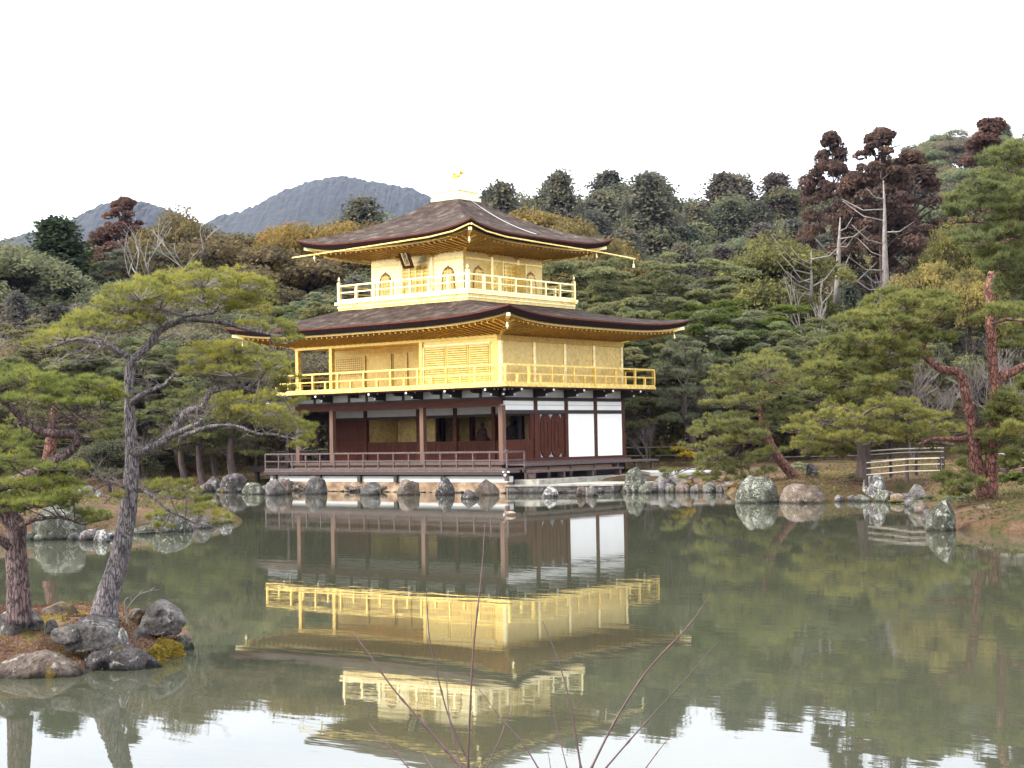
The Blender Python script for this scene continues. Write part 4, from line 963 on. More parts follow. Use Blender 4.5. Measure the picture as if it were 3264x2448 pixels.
def special(kind, vi, dx, ytop, v, wsc, color, label, ground=None, rot=None, h=None):
    uu = (dx*DS-1632)/FPX*v; gz = float(ground_z(uu, v)[0]) if ground is None else ground
    top = at(dx, ytop, v).z; return place(kind, vi, uvw(uu, v, gz-.1), h or (top-gz), wsc, color, label, 'landmark trees of the wood', rot)
special('cedar',0, 268,428,128,1.15, (.125,.072,.056),'tall reddish brown cedar rising above the wood, left of the pavilion')
special('cedar',1,1810,292,122,.80, C_sugi,'rusty brown cedar with a narrow top on the skyline, left of its taller pair')
special('cedar',0,1912,280,118,1.05, (.100,.066,.052),'broad rusty brown cedar with a long pale trunk on the right skyline')
special('cedar',2,1985,330,124,1.25, (.100,.066,.050),'rusty brown cedar crown leaning against the broad cedar, right side')
special('cedar',2,2155,262,114,1.15, (.098,.058,.048),'rusty brown pointed cedar nearest the right edge of the photo')
special('broad',2,1692,478,104,1.05, (.12,.118,.045),'large rounded olive tree in front of the dark conifers, right of the pavilion')
special('broad',0,1165,420,120,1.1, (.17,.125,.045),'yellowish brown rounded tree just right of the upper roof')
special('broad',1,1240,450,112,1.0, (.15,.12,.05),'ochre rounded tree behind the right slope of the upper roof')
special('cypress',3,1218,368,150,1.0, C_dark,'dark ragged conifer highest on the skyline right of the upper roof')
special('cypress',0,1092,392,140,1.1, C_dark,'dark ragged conifer on the skyline beside the gold roof pedestal')
special('cypress',1,1408,372,160,1.3, C_dark,'tall broad dark conifer on the skyline midway between roof and cedars')
special('cypress',1,788,425,125,1.2, C_dark,'dark conifer standing alone before the blue mountain, left of the roof')
special('cypress',3,125,468,118,1.7, (.04,.055,.028),'dark bushy conifer near the left edge of the skyline')
special('broad',3,690,438,120,.85, (.19,.135,.045),'thin orange yellow tree before the mountain, left of the upper roof')
special('broad',4,640,455,126,.6, C_orange,'small rusty leafed tree top before the mountain')
special('broad',1,865,440,118,.9, (.12,.085,.045),'reddish green tree just left of the upper roof ridge')
special('broad',0,2010,528,92,.55, C_yel,'golden leafed tree before the brown cedars at the right')
special('broad',1,2105,420,104,.6, (.12,.112,.04),'yellow green leafed tree below the right edge cedar')
special('broad',4,2095,545,88,.5, C_yel,'small golden leafed tree beside the broken pine trunk')
special('broad',2,395,425,124,.75, (.13,.105,.05),'thin crowned tree rising highest left of the pavilion')
special('broad',1,585,485,118,1.6, (.125,.098,.055),'wide brownish tree with a domed crown left of the lower roof')
special('broad',0,470,470,122,1.2, (.10,.085,.04),'olive brown domed tree in front of the mountain saddle')
special('broad',2,25,495,112,1.3, C_green,'green tree at the left edge of the skyline')
special('pale_bare',0,390,470,108,1.3,(0,0,0),'pale leafless tree with spreading limbs in the left wood')
special('pale_bare',1,1765,545,96,.7,(0,0,0),'slim pale dead tree below the left brown cedar')
special('pale_bare',0,1835,560,98,.7,(0,0,0),'pale dead tree with curved limbs between the two brown cedars')
special('pale_bare',0,1740,655,80,.8,(0,0,0),'pale forked sapling among the pines right of the pavilion')
special('pale_bare',1,1700,700,82,.8,(0,0,0),'thin pale sapling left of the forked one right of the pavilion')
special('pale_bare',1,1800,680,81,.8,(0,0,0),'tangled pale sapling right of the forked one')
special('bare',1,1395,860,78,1.3,(0,0,0),'bushy leafless plum tree beside the right corner of the pavilion')
special('bare',0,1350,850,86,1.1,(0,0,0),'leafless grey tree partly behind the right corner column')
special('pine',2,1320,560,90,1.2,C_pine,'tall green pine behind the right wing of the lower roof')
special('pine',0,1450,570,90,1.3,C_pine,'wide green pine right of the upper storey')
special('pine',3,1540,655,84,1.3,(.10,.125,.032),'yellow green pine before the dark gap in the wood')
special('pine',1,1640,690,82,1.3,C_pineD,'blue green pine below the rounded olive tree')
# pale trunks of the two big cedars, seen below their crowns
def cedar_trunk(dx, pts, v, r0, label):
    P = [at(x, y, v) for x, y in pts]; root = empty('dead_tree', P[0]-Vector((0,0,.3)), label, 'tree', 'pale dead trees in the right wood')
    m = MB(); m.tube(P, list(np.linspace(r0, r0*.12, len(P))), 8); o = m.build('trunk', M_bark_pale, root, True)
    rd = random.Random(int(dx)); 
    for i in range(9):
        t = .12+.8*i/9; k = min(len(P)-2, int(t*(len(P)-1))); p = P[k].lerp(P[k+1], t*(len(P)-1)-k); s = rd.choice([-1,1])
        L = rd.uniform(1.2, 3.2); d = rt0*s+Vector((0,0,rd.uniform(-.1,.6)))+Vector((rd.uniform(-.5,.5), rd.uniform(-.5,.5), 0))
        MB().tube([p, p+d*L*.5+Vector((0,0,-.1)), p+d*L+Vector((0,0,L*.25))], [.06, .04, .015], 5).build('branch', M_bark_pale, root, True)
cedar_trunk(1912, [(1914,650),(1913,600),(1911,520),(1911,450),(1908,390)], 110, .31, 'tall pale bare trunk with broken side branches before the broad brown cedar')
cedar_trunk(1808, [(1808,660),(1810,600),(1812,530),(1815,470)], 109, .30, 'pale brown trunk with bare branches below the narrow brown cedar')
cedar_trunk(1752, [(1752,650),(1753,600),(1752,540)], 100, .14, 'thin bare pole-like trunk beside the rounded olive tree')

# ---- hand-laid pines: trunk and limbs follow the tree's real limbs, pads of needles sit at their ends
def curve(pts, n=4, wob=0):
    """smooth a polyline (Catmull-Rom)"""
    P = [Vector(p) for p in pts]; out = []
    for i in range(len(P)-1):
        a, b_, c_, d_ = P[max(i-1,0)], P[i], P[i+1], P[min(i+2,len(P)-1)]
        for k in range(n):
            t = k/n; q = .5*((2*b_)+(c_-a)*t+(2*a-5*b_+4*c_-d_)*t*t+(3*b_-a-3*c_+d_)*t**3)
            if wob: q = q+Vector((random.uniform(-1,1), random.uniform(-1,1), random.uniform(-1,1)))*wob
            out.append(q)
    return out+[P[-1]]
def pine(name, label, v, base_dy, trunk, limbs, pads, wtr, bark, needle, color, tl=.16, blades=6, bw=.022, dens=1.0, twig_mat=None, group=None, ntwig=9, sub=(.28,.6), cat='pine tree', padden=None, dead=40, spr=1.0):
    """trunk: [(dx,dy,dv)], limbs: [([(dx,dy,dv)...], r0 px, r1 px)], pads: [(dx,dy,halfw,halfh,dv)]"""
    m = pxm(v); T = [at(x, y, v+dv) for x, y, dv in trunk]; base = T[0]
    root = empty(name, base, label, cat, group)
    tc_ = curve(T, 6); n = len(tc_); rr = np.interp(np.linspace(0,1,n), np.linspace(0,1,len(wtr)), wtr)*m/2
    tb = MB(); tb.tube(tc_, [float(r*(1+.05*mnoise.noise(Vector((i*.7, v, 0))))) for i, r in enumerate(rr)], 14)
    o = tb.build('trunk', bark, root, True)
    allp = list(tc_)
    for pts, r0, r1 in limbs:
        L = curve([at(x, y, v+dv) for x, y, dv in pts], 6, wob=m*.9); lb = MB()
        lb.tube(L, list(np.linspace(r0, r1, len(L))*m/2), 9); lb.build('branch', bark, root, True); allp += L[3:]
    tw = MB(); P, D = [], []; A = np.array([tuple(p) for p in allp])
    for dx, dy, hw, hh, dv in pads:
        c_ = at(dx, dy, v+dv); W_, H_ = hw*m*1.12, hh*m*1.2; Dp = max(W_*.8, H_)
        low = c_-Vector((0,0,H_*.8)); k = int(np.argmin(np.linalg.norm(A-np.array(low), axis=1))); src = allp[k]
        hub = low.lerp(c_, .15)
        tw.tube(curve([src, src.lerp(hub,.5)+Vector((random.uniform(-1,1),random.uniform(-1,1),random.uniform(-.5,.5)))*W_*.15, hub], 3), list(np.linspace(max(m*1.6,.006), max(m*.9,.004), 7)), 5, cap=False)
        nsub = max(4, int(round(hw*hh/90*dens)) if padden is None else padden)
        for j in range(nsub):
            a = random.uniform(0, 6.283); q = math.sqrt(random.random())*1.12*spr; ex = math.cos(a)*q; ey = math.sin(a)*q
            dome = math.sqrt(max(.12, 1-q*q*.8))
            s_ = c_ + rt0*ex*W_ + Vector((-math.sin(YAW), math.cos(YAW), 0))*ey*Dp + Vector((0,0,H_*(random.uniform(-.95,1.05)*dome)))
            R_ = random.uniform(*sub)*H_*.95 + tl*.3
            tw.tube(curve([hub, hub.lerp(s_,.55)+Vector((random.uniform(-1,1),random.uniform(-1,1),random.uniform(-.6,.2)))*W_*.10, s_], 2), [m*.8+.002, m*.6+.0015, m*.5+.0015, m*.4+.001, m*.3+.001][:5], 3, cap=False)
            k_ = ntwig; dd = rdir(k_); dd[:,2] = np.abs(dd[:,2])*.8-.15; pts = np.array(s_)+dd*R_*rng.uniform(.35,1,(k_,1))*np.array([1.45,1.45,.85])
            for p in pts: tw.v += [tuple(s_), (s_[0]+m*.4, s_[1], s_[2]), tuple(p)]; nn_ = len(tw.v); tw.f.append((nn_-3, nn_-2, nn_-1))
            # fill between with more shoots
            P.append(pts); D.append(unit(dd)*.7+np.array([0,0,.75]))
            ex2 = rdir(k_); P.append(np.array(s_)+ex2*R_*.6*np.array([1.6,1.6,.8])); D.append(ex2*.6+np.array([0,0,.7]))
    # bare dead twigs along the limbs
    far = [p for p in allp[len(tc_)//2:]]
    def dtw(p, d, L, r, k):
        q = p
        for i in range(2):
            d = (d+Vector((random.uniform(-.5,.5), random.uniform(-.5,.5), random.uniform(-.3,.4)))).normalized(); q2 = q+d*L/2
            tw.tube([q, q2], [r, r*.7], 3, cap=False); q = q2; r *= .7
            if k: dtw(q, (d+Vector((random.uniform(-1,1), random.uniform(-1,1), random.uniform(-.4,.8)))).normalized(), L*.6, r, k-1)
    for i in range(dead):
        p = random.choice(far); dtw(p, Vector((random.uniform(-1,1), random.uniform(-1,1), random.uniform(-.25,.8))).normalized(), m*random.uniform(18,46), m*.55, 2)
    V, F = tufts(np.concatenate(P), unit(np.concatenate(D)), tl, blades, bw, .62)
    tw.build('twigs', twig_mat or bark, root)
    o = npmesh('needles', V, F, needle, root); o.color = (*color, 1)
    return root

def sc(pads, dvs=None):
    out = []
    for i, p in enumerate(pads):
        dv = p[4] if len(p) > 4 else random.uniform(-1,1)*(dvs or 1)
        out.append((p[0], p[1], p[2], p[3], dv))
    return out
# near pine on the islet
random.seed(11)
pine('pine_tree', 'leaning grey barked pine with a wide open crown on the near rocky islet', 16.4, 0,
  [(222,1352,0),(232,1290,0),(258,1205,0),(277,1100,0),(285,1000,0),(283,940,0),(279,870,0),(279,825,0),(283,785,0),(290,772,0)],
  [([(290,775,0),(322,746,.05),(340,719,.05),(355,707,.05),(398,691,.1),(441,692,.1),(490,700,.2),(536,713,.2),(585,722,.3)],20,5),
   ([(350,712,.05),(372,700,0),(398,684,-.1),(429,679,-.15),(460,675,-.2),(487,661,-.2)],11,4),
   ([(352,712,.05),(346,700,.2),(322,688,.25),(300,676,.3)],6,2),
   ([(398,690,.1),(383,658,.3),(368,636,.35),(385,612,.4)],7,3),
   ([(460,676,-.2),(478,650,-.3),(472,628,-.35)],6,2),
   ([(287,776,0),(263,762,-.05),(233,746,-.1),(202,737,-.15),(159,734,-.2),(122,746,-.3),(95,752,-.35)],15,3),
   ([(235,747,-.1),(226,738,.1),(208,731,.2),(199,719,.25),(226,710,.3),(250,700,.3)],9,3),
   ([(202,738,-.15),(180,756,-.3),(140,772,-.4),(110,790,-.45)],5,2),
   ([(210,740,-.15),(215,752,-.3),(188,772,-.4),(150,795,-.4)],5,2),
   ([(310,757,0),(345,735,.3),(372,722,.45),(385,705,.5)],6,2),
   ([(280,872,0),(300,858,-.1),(322,845,-.15),(355,830,-.2),(377,808,-.2)],17,5),
   ([(377,808,-.2),(392,806,-.2),(420,812,-.2),(450,818,-.3),(490,822,-.3)],6,3),
   ([(290,978,0),(312,973,-.1),(340,962,-.15),(362,945,-.2),(377,925,-.2),(403,890,-.2),(437,878,-.25),(450,852,-.25),(470,842,-.25),(506,834,-.3),(540,840,-.3),(579,854,-.35),(622,858,-.4)],24,4),
   ([(362,945,-.2),(403,925,-.35),(430,915,-.4),(436,905,-.45)],13,8),
   ([(400,940,-.3),(415,935,-.4),(450,922,-.45),(506,920,-.45),(557,936,-.5),(600,940,-.5),(640,950,-.5)],11,3),
   ([(506,834,-.3),(510,810,-.2),(505,790,-.2)],7,3),
   ([(540,840,-.3),(560,820,-.5),(575,800,-.55)],5,2),
   ([(294,1050,0),(326,1070,-.1),(365,1102,-.15),(395,1118,-.2),(425,1132,-.2)],8,3),
   ([(365,1102,-.15),(362,1125,-.2),(340,1145,-.2)],4,2),
   ([(272,1052,0),(255,1046,-.1),(232,1038,-.15),(197,1024,-.2)],9,3),
   ([(240,1042,-.1),(215,1052,-.2),(185,1066,-.25)],5,2),([(238,1042,-.1),(243,1068,-.2),(225,1088,-.2)],4,2)],
  sc([(335,628,44,24),(405,628,46,24),(475,622,46,24),(535,630,40,24),(280,668,40,20),(190,700,38,18),(140,722,34,16),(90,742,30,12),(620,735,24,10),(445,752,36,14),(515,748,36,15),(440,800,34,14),(505,800,36,15),(575,822,34,14),(620,868,28,13),(545,858,36,14),(500,888,34,13),(610,918,34,16),(655,925,22,12),(420,1078,26,12),(365,1050,26,11),(300,632,48,22),(370,608,55,22),(440,602,52,22),(510,608,48,24),(345,655,52,18),(440,640,50,18),(530,650,45,20),(255,655,42,20),(215,685,48,20),(165,712,38,17),(115,730,34,15),(240,708,34,14),(190,755,30,12),
      (300,690,40,15),(480,665,32,14),(575,702,40,16),(610,716,28,13),(405,660,36,14),(560,672,28,13),
      (425,775,34,15),(470,768,40,17),(520,775,40,18),(570,785,38,17),(600,812,36,15),(540,815,36,14),(610,838,30,12),(470,808,28,10),
      (470,866,34,15),(520,872,38,16),(560,888,38,17),(600,905,38,18),(640,930,28,16),(660,948,18,12),(490,900,28,12),(585,862,28,11),(650,965,16,10),
      (345,1052,26,10),(385,1068,30,13),(430,1095,26,12),(455,1115,28,12),(480,1130,20,10),(350,1115,26,12),(345,1140,20,10),(400,1050,20,9),(260,1075,12,6)], .75),
  [70,50,42,37,30,26,22,22,24,22], M_bark_grey, M_needle_near, (.235,.235,.062), tl=.052, blades=12, bw=.0040, dens=3.6, dead=650, spr=1.18, sub=(.14,.34), twig_mat=M_twig, group='pines on the near islet', ntwig=5)
# second pine on the islet, mostly beyond the left edge
random.seed(12)
pine('pine_tree', 'thick reddish trunked pine at the left edge of the near islet', 15.8, 0,
  [(42,1345,0),(38,1242,0),(34,1178,0),(35,1140,0),(22,1120,0),(-15,1085,0),(-50,1040,0),(-80,960,0),(-90,860,0)],
  [([(32,1190,0),(8,1170,-.1),(-30,1150,-.2)],26,14),
   ([(30,1150,0),(50,1133,-.1),(86,1121,-.15),(129,1118,-.2),(165,1128,-.25)],14,4),
   ([(-40,1070,0),(0,1052,0),(21,1043,0),(64,1026,0),(100,1008,.05),(128,990,.05),(156,970,.05),(166,950,.05),(158,938,.05),(129,938,0),(99,934,0),(75,925,0),(50,905,0),(26,882,-.05),(-10,855,-.1),(-60,840,-.2)],26,15),
   ([(105,935,0),(115,925,.05),(118,910,.05)],12,7),
   ([(118,912,.05),(150,902,0),(190,890,-.05),(218,880,-.1)],5,2),([(116,912,.05),(90,905,.15),(70,895,.2),(55,880,.3)],5,2),([(120,922,.05),(160,915,-.2),(190,902,-.25)],5,2),
   ([(164,948,.05),(180,945,0),(200,945,-.05)],7,5),([(25,880,0),(40,868,.1),(34,860,.1)],9,5)],
  sc([(45,822,34,16),(100,822,34,14),(140,832,34,15),(190,828,34,14),(95,858,34,12),(230,850,26,13),(10,860,30,12),(45,942,26,12),(35,1005,32,12),(55,1030,34,12),(100,1040,34,12),(140,1045,30,12),(60,1090,34,13),(0,1100,30,13),(110,1078,32,12),(25,800,30,16),(70,815,32,15),(5,830,30,13),(110,842,34,15),(165,838,36,15),(215,842,36,14),(245,858,20,11),(70,850,34,13),(140,868,34,11),(195,872,30,10),
      (15,935,30,13),(50,960,28,12),(20,985,32,14),(60,1000,28,10),(-15,960,30,14),
      (110,1010,30,8),(165,1012,30,9),(20,1045,34,13),(70,1048,36,14),(115,1058,36,14),(160,1068,32,13),(30,1078,36,14),(85,1085,38,14),(130,1092,24,9),(25,1108,32,12),(185,1105,26,10),(212,1118,22,10),(185,1128,20,8),(-10,1080,30,14)], .6),
  [56,48,44,44,40,36,30,26,20], M_bark_redgrey, M_needle_near, (.19,.215,.062), tl=.052, blades=12, bw=.0040, dens=3.8, dead=320, spr=1.15, sub=(.14,.36), twig_mat=M_bark_brown, group='pines on the near islet', ntwig=5)

MP = dict(needle=M_needle, tl=.15, blades=7, bw=.020, ntwig=10, group='garden pines round the pond')
def mp(label, v, trunk, limbs, pads, wtr, color, bark=None, dvs=1.5, seed=1, **kw):
    random.seed(seed); a = dict(MP); a.update(kw)
    return pine('pine_tree', label, v, 0, [(x,y,0) if len((x,y)) == 2 else 0 for x, y in trunk], [([(x,y,0) for x, y in p], r0, r1) for p, r0, r1 in limbs], sc(pads, dvs), wtr, bark or M_bark_red, a['needle'], color, tl=a['tl'], blades=a['blades'], bw=a['bw'], dens=a.get('dens', 1.9), twig_mat=M_bark_brown, group=a['group'], ntwig=a['ntwig'])
mp('slender pine leaning left with layered pads behind the pale right shore rocks', 54,
  [(1728,1042),(1700,1012),(1672,975),(1655,935),(1646,900),(1644,860),(1650,828)],
  [([(1652,925),(1625,915),(1605,905)],9,4),([(1660,945),(1630,945),(1603,960)],9,5),([(1646,880),(1620,870),(1600,868)],6,3),([(1646,865),(1680,850),(1705,842)],6,3),([(1650,835),(1668,825),(1690,832)],6,3),([(1645,875),(1632,862),(1648,850)],6,3)],
  [(1640,798,60,17),(1580,805,38,14),(1700,810,40,14),(1600,838,44,15),(1670,845,42,13),(1560,850,28,11),(1575,900,42,13),(1650,905,34,9),(1700,905,30,10),(1560,935,50,13),(1620,940,38,11),(1530,925,26,9),(1590,968,50,13),(1540,985,36,11),(1640,985,32,10),(1570,1010,44,10),(1620,1022,40,10),(1530,1020,28,8),(1640,770,44,14),(1610,822,48,14),(1560,822,34,12),(1710,835,34,12),(1620,868,46,13),(1560,872,34,11),(1690,868,34,12),(1600,920,44,12),(1540,915,34,10),(1640,925,38,10),(1560,955,40,11),(1500,965,28,9),(1600,950,34,10),(1660,990,30,10),(1600,1000,44,11),(1700,880,28,10),(1490,1030,26,8),(1450,1022,26,8),(1560,1035,34,8),(1680,975,26,9),(1510,1000,20,7)],
  [26,22,20,18,16,14,10], (.165,.172,.062), seed=21, dvs=1.4)
mp('broad yellow green pine with a stout grey trunk before the bamboo fence', 51,
  [(1864,1035),(1866,1000),(1866,970),(1860,935),(1850,900)],
  [([(1866,965),(1900,950),(1950,948),(2000,955),(2060,962)],12,6),([(1862,940),(1820,925),(1780,915)],9,3),([(1855,905),(1830,885),(1790,880)],8,3),([(1855,905),(1890,880),(1940,875)],8,3)],
  [(1820,880,44,14),(1900,870,46,14),(1960,880,40,13),(1760,905,38,13),(1820,945,44,14),(1880,950,40,12),(1930,950,40,12),(1730,925,30,11),(1770,950,40,12),(1740,968,30,10),(1830,970,34,9),(2030,945,30,11),(1860,915,48,14),(2060,930,28,10),(2010,965,28,9),(1790,985,30,8),(1780,930,44,14),(1745,940,28,11),(1840,925,48,15),(1900,930,46,14),(1960,925,44,13),(1800,900,40,12),(1860,895,48,14),(1930,890,46,14),(1990,905,36,12),(1790,960,42,12),(1850,958,36,10),(1760,975,26,9),(1740,955,22,9),(1980,940,28,10),(2020,925,30,10),(2010,895,34,11)],
  [34,30,28,22,16], (.195,.190,.056), bark=M_bark_brown, seed=22, dvs=1.3)
mp('tall double trunked red pine standing at the right bank', 38.5,
  [(2138,1088),(2140,1040),(2142,1000),(2145,930),(2150,880),(2150,845),(2144,780),(2140,700),(2140,650),(2137,625),(2145,605),(2140,592)],
  [([(2128,1088),(2120,1040),(2108,1000),(2103,960),(2103,930),(2095,890),(2085,845),(2072,805),(2040,800),(2015,785),(1995,765),(1988,745)],34,13),
   ([(2152,835),(2165,812),(2185,805),(2215,790),(2250,775)],22,14),
   ([(1990,768),(1970,765),(1930,772),(1890,790),(1860,810)],9,3),([(1992,765),(2000,740),(2010,728)],8,4),([(2010,730),(1960,715),(1900,712)],6,3),
   ([(2100,945),(2060,950),(2020,948),(1985,960)],14,6),([(2142,700),(2180,690),(2220,695)],8,4),([(2145,915),(2180,920),(2220,930)],9,4),([(2130,1010),(2090,1030),(2060,1040)],7,3),([(2138,600),(2152,598),(2135,590)],16,10)],
  [(1930,640,46,14),(1985,672,46,14),(1900,662,44,13),(2040,660,34,12),(1870,680,36,12),(1930,705,44,12),(1990,710,40,12),(1870,735,44,13),(1920,740,48,14),(1820,740,36,12),(1920,785,46,13),(1830,815,44,13),(1880,822,40,12),(1780,800,36,12),(1820,860,40,12),(2030,730,34,12),(1940,810,36,11),(1760,825,34,11),(2180,880,38,14),(2210,925,34,14),(2170,925,38,13),(2140,960,34,12),(2200,710,34,13),(2170,1010,34,12),(2100,1000,34,11),(2060,1035,34,11),(2050,1055,26,10),(1960,655,50,14),(2010,645,46,13),(1910,680,48,14),(1850,692,40,11),(1960,690,46,12),(2030,680,36,11),(1900,712,40,10),(1970,720,40,11),(1830,760,48,13),(1890,755,50,14),(1950,765,46,13),(1800,790,40,12),(1860,800,44,11),(1770,775,34,11),(1790,840,40,12),(1850,850,44,11),(1905,840,36,9),
   (2160,675,38,14),(2200,668,34,14),(2120,690,30,11),(2190,705,36,12),(2190,860,40,16),(2150,900,34,12),(2200,900,36,15),(2160,945,42,14),(2200,955,36,14),(2110,975,34,11),(2170,985,38,12),(2080,1045,32,11),(2060,1065,28,10),(2120,1020,28,10),(2040,1030,24,9),(2200,1000,30,12),(2190,740,32,12),(2210,830,24,14)],
  [36,32,27,27,28,24,22,22,21,20,22,10], (.170,.178,.060), seed=23, dvs=1.6, tl=.14, bw=.022)
mp('large green pine reaching in from the right edge of the photo', 33,
  [(2330,1075),(2322,1000),(2310,800),(2295,600),(2280,450),(2270,350)],
  [([(2290,540),(2240,440),(2212,446),(2160,466),(2110,478),(2060,480)],14,4),([(2285,500),(2230,500),(2180,520),(2150,528)],12,7),([(2280,420),(2230,380),(2180,370)],10,4),([(2300,650),(2240,620),(2190,600)],11,4)],
  [(2200,350,40,16),(2150,380,38,15),(2200,415,40,16),(2110,425,36,14),(2140,465,40,14),(2200,465,40,16),(2120,520,40,14),(2180,525,42,16),(2160,570,42,15),(2210,580,36,16),(2190,620,36,14),(2080,440,28,11),(2180,330,40,15),(2215,320,36,15),(2150,350,30,12),(2130,405,38,14),(2180,390,40,15),(2220,380,36,16),(2080,420,30,11),(2070,455,34,12),(2120,445,40,14),(2175,430,40,15),(2215,440,34,15),(2100,500,40,13),(2150,505,40,15),(2200,500,40,17),(2130,545,44,15),(2185,550,44,16),(2220,560,36,17),(2205,600,36,15),(2110,480,30,10),(2190,640,32,11)],
  [50,46,42,36,28,20], (.140,.160,.066), seed=24, dvs=1.6, tl=.13, bw=.020)
mp('dark green rounded pine behind the right corner of the balcony', 74,
  [(1512,1000),(1500,960),(1482,915),(1478,880),(1480,840)],
  [([(1480,885),(1460,865),(1440,860)],5,2),([(1480,880),(1500,862),(1525,858)],5,2)],
  [(1480,745,30,14),(1455,775,34,15),(1500,772,34,14),(1440,810,34,14),(1490,805,38,15),(1530,800,28,12),(1460,845,36,13),(1510,842,36,13),(1440,870,26,10),(1540,870,26,10),(1500,905,34,10),(1450,905,26,9),(1550,905,24,9)],
  [18,16,13,11,8], C_pineD, seed=25, dvs=1.6, bark=M_bark_brown, tl=.2, bw=.04)
mp('reddish trunked pine on the middle islet behind the near left pine', 46,
  [(104,1000),(108,975),(112,940),(116,900),(120,870)],
  [([(112,930),(80,928),(45,930)],8,4),([(114,915),(150,905),(190,900)],7,3),([(118,880),(90,865),(60,860)],6,3)],
  [(60,860,40,12),(120,850,42,13),(180,860,40,13),(230,880,34,12),(100,880,36,11),(200,905,38,12),(250,915,30,11),(60,905,38,11),(160,920,34,10),(230,940,36,12),(180,950,34,11),(30,880,30,11),(280,900,24,10),(260,940,24,9)],
  [30,28,24,18,12], (.150,.162,.060), seed=26, dvs=1.5)
for k, (x, y0_, v, w, lbl) in enumerate(((392,1040,73,16,'grey trunked pine at far left shore, leftmost of the shore pines'),(432,1050,73,18,'grey trunked pine on the far shore, second of the shore pines'),(462,1045,76,15,'grey trunked pine on the far shore, third of the shore pines'),(500,1050,72,22,'thick trunked pine on the far shore nearest the small dark pavilion'))):
    mp(lbl, v, [(x+8,y0_),(x,y0_-40),(x-2,y0_-80),(x+4,y0_-130)], [([(x,y0_-60),(x-25,y0_-75)],6,2),([(x,y0_-80),(x+28,y0_-92)],6,2)],
       [(x-30,y0_-100,28,9),(x+10,y0_-112,32,10),(x+45,y0_-98,26,9),(x-20,y0_-135,30,11),(x+30,y0_-140,30,11),(x,y0_-165,30,12),(x-45,y0_-160,24,10),(x+50,y0_-168,24,10),(x-10,y0_-192,28,11),(x-30,y0_-75,22,7),(x+35,y0_-72,22,7)], [w,w*.8,w*.7,w*.5], (.140,.152,.058), seed=30+k, bark=M_bark_brown, tl=.2, bw=.04)
special('pine',2,545,770,84,1.3,C_pine,'bright green pine behind the left end of the balcony')
special('pine',0,300,760,80,1.4,C_pine,'green pine between the islet pine trunk and the far shore')
special('pine',3,205,800,78,1.5,C_pineD,'blue green pine behind the left islet crown')
special('pine',1,70,760,80,1.4,C_pine,'green pine behind the left edge pine')
special('broad',2,235,930,72,1.4,(.10,.10,.06),'grey green clipped bush on the left shore behind the trunk')
special('pine',1,660,800,88,1.2,C_pine,'green pine seen through the open left veranda')
special('pine',0,720,830,92,1.2,C_pineD,'dark pine behind the open left veranda')

# ---- rocks
def rock(label, dx, ywater, w, h, m=None, dv=0, depth=None, z=0.0, seed=0, col=None, group='rocks along the shore', v=None, sub=4, sharp=.28, tilt=0):
    """dx, ywater: the middle of its foot in the picture; w, h size in display pixels"""
    if v is None: p = onz(dx, ywater, z); v = to_uv(p.x, p.y)[1]
    px_ = pxm(v); W_, H_ = w*px_/2, h*px_; Dp = depth or W_*.8
    p = at(dx, ywater, v); p.z = z; p = p + Vector((-math.sin(YAW), math.cos(YAW), 0))*(Dp*.8+dv)
    flat_p = .68
    bmv = bpy.data.meshes.new('rock')
    import bmesh
    bm = bmesh.new(); bmesh.ops.create_icosphere(bm, subdivisions=sub, radius=1)
    s = seed or int(dx*7+ywater)
    for q in bm.verts:
        c_ = q.co.copy(); n1 = mnoise.noise(c_*1.1+Vector((s,0,0))); n2 = mnoise.noise(c_*2.7+Vector((0,s,0))); n3 = mnoise.noise(c_*7+Vector((0,0,s)))
        cell = mnoise.cell(c_*1.6+Vector((s,s,0)))
        f = 1+sharp*n1*1.5+sharp*.8*abs(n2)+.05*n3
        # flatten facets: clamp along a few random planes
        c2 = c_*f
        rd = random.Random(s)
        for k in range(7):
            nrm = Vector((rd.uniform(-1,1), rd.uniform(-1,1), rd.uniform(-.2,1))).normalized(); lim = rd.uniform(.62,.92); dd = c2.dot(nrm)-lim
            if dd > 0: c2 -= nrm*dd*.85
        c2 += c_*(.025*n3+.02*mnoise.noise(c_*16))
        q.co = Vector((c2.x*W_*1.12, c2.y*Dp*1.12, max(c2.z, -.5)*H_*1.02))
    xs_ = [q.co.x for q in bm.verts]; zs_ = [q.co.z for q in bm.verts]; kx = 2*W_/(max(xs_)-min(xs_)); kz = H_*.98/max(zs_)
    for q in bm.verts: q.co = Vector((q.co.x*kx, q.co.y*min(kx,1), H_*(max(q.co.z,0)*kz/H_)**flat_p if q.co.z > 0 else q.co.z))
    bm.to_mesh(bmv); bm.free()
    bmv.polygons.foreach_set('use_smooth', [True]*len(bmv.polygons)); bmv.materials.append(m or M_stone)
    o = bpy.data.objects.new('rock', bmv); link(o); o.location = p; o.rotation_euler = (0, tilt, YAW)
    o.location.z = z
    return tag(o, label, 'rock', group)
R_ = rock
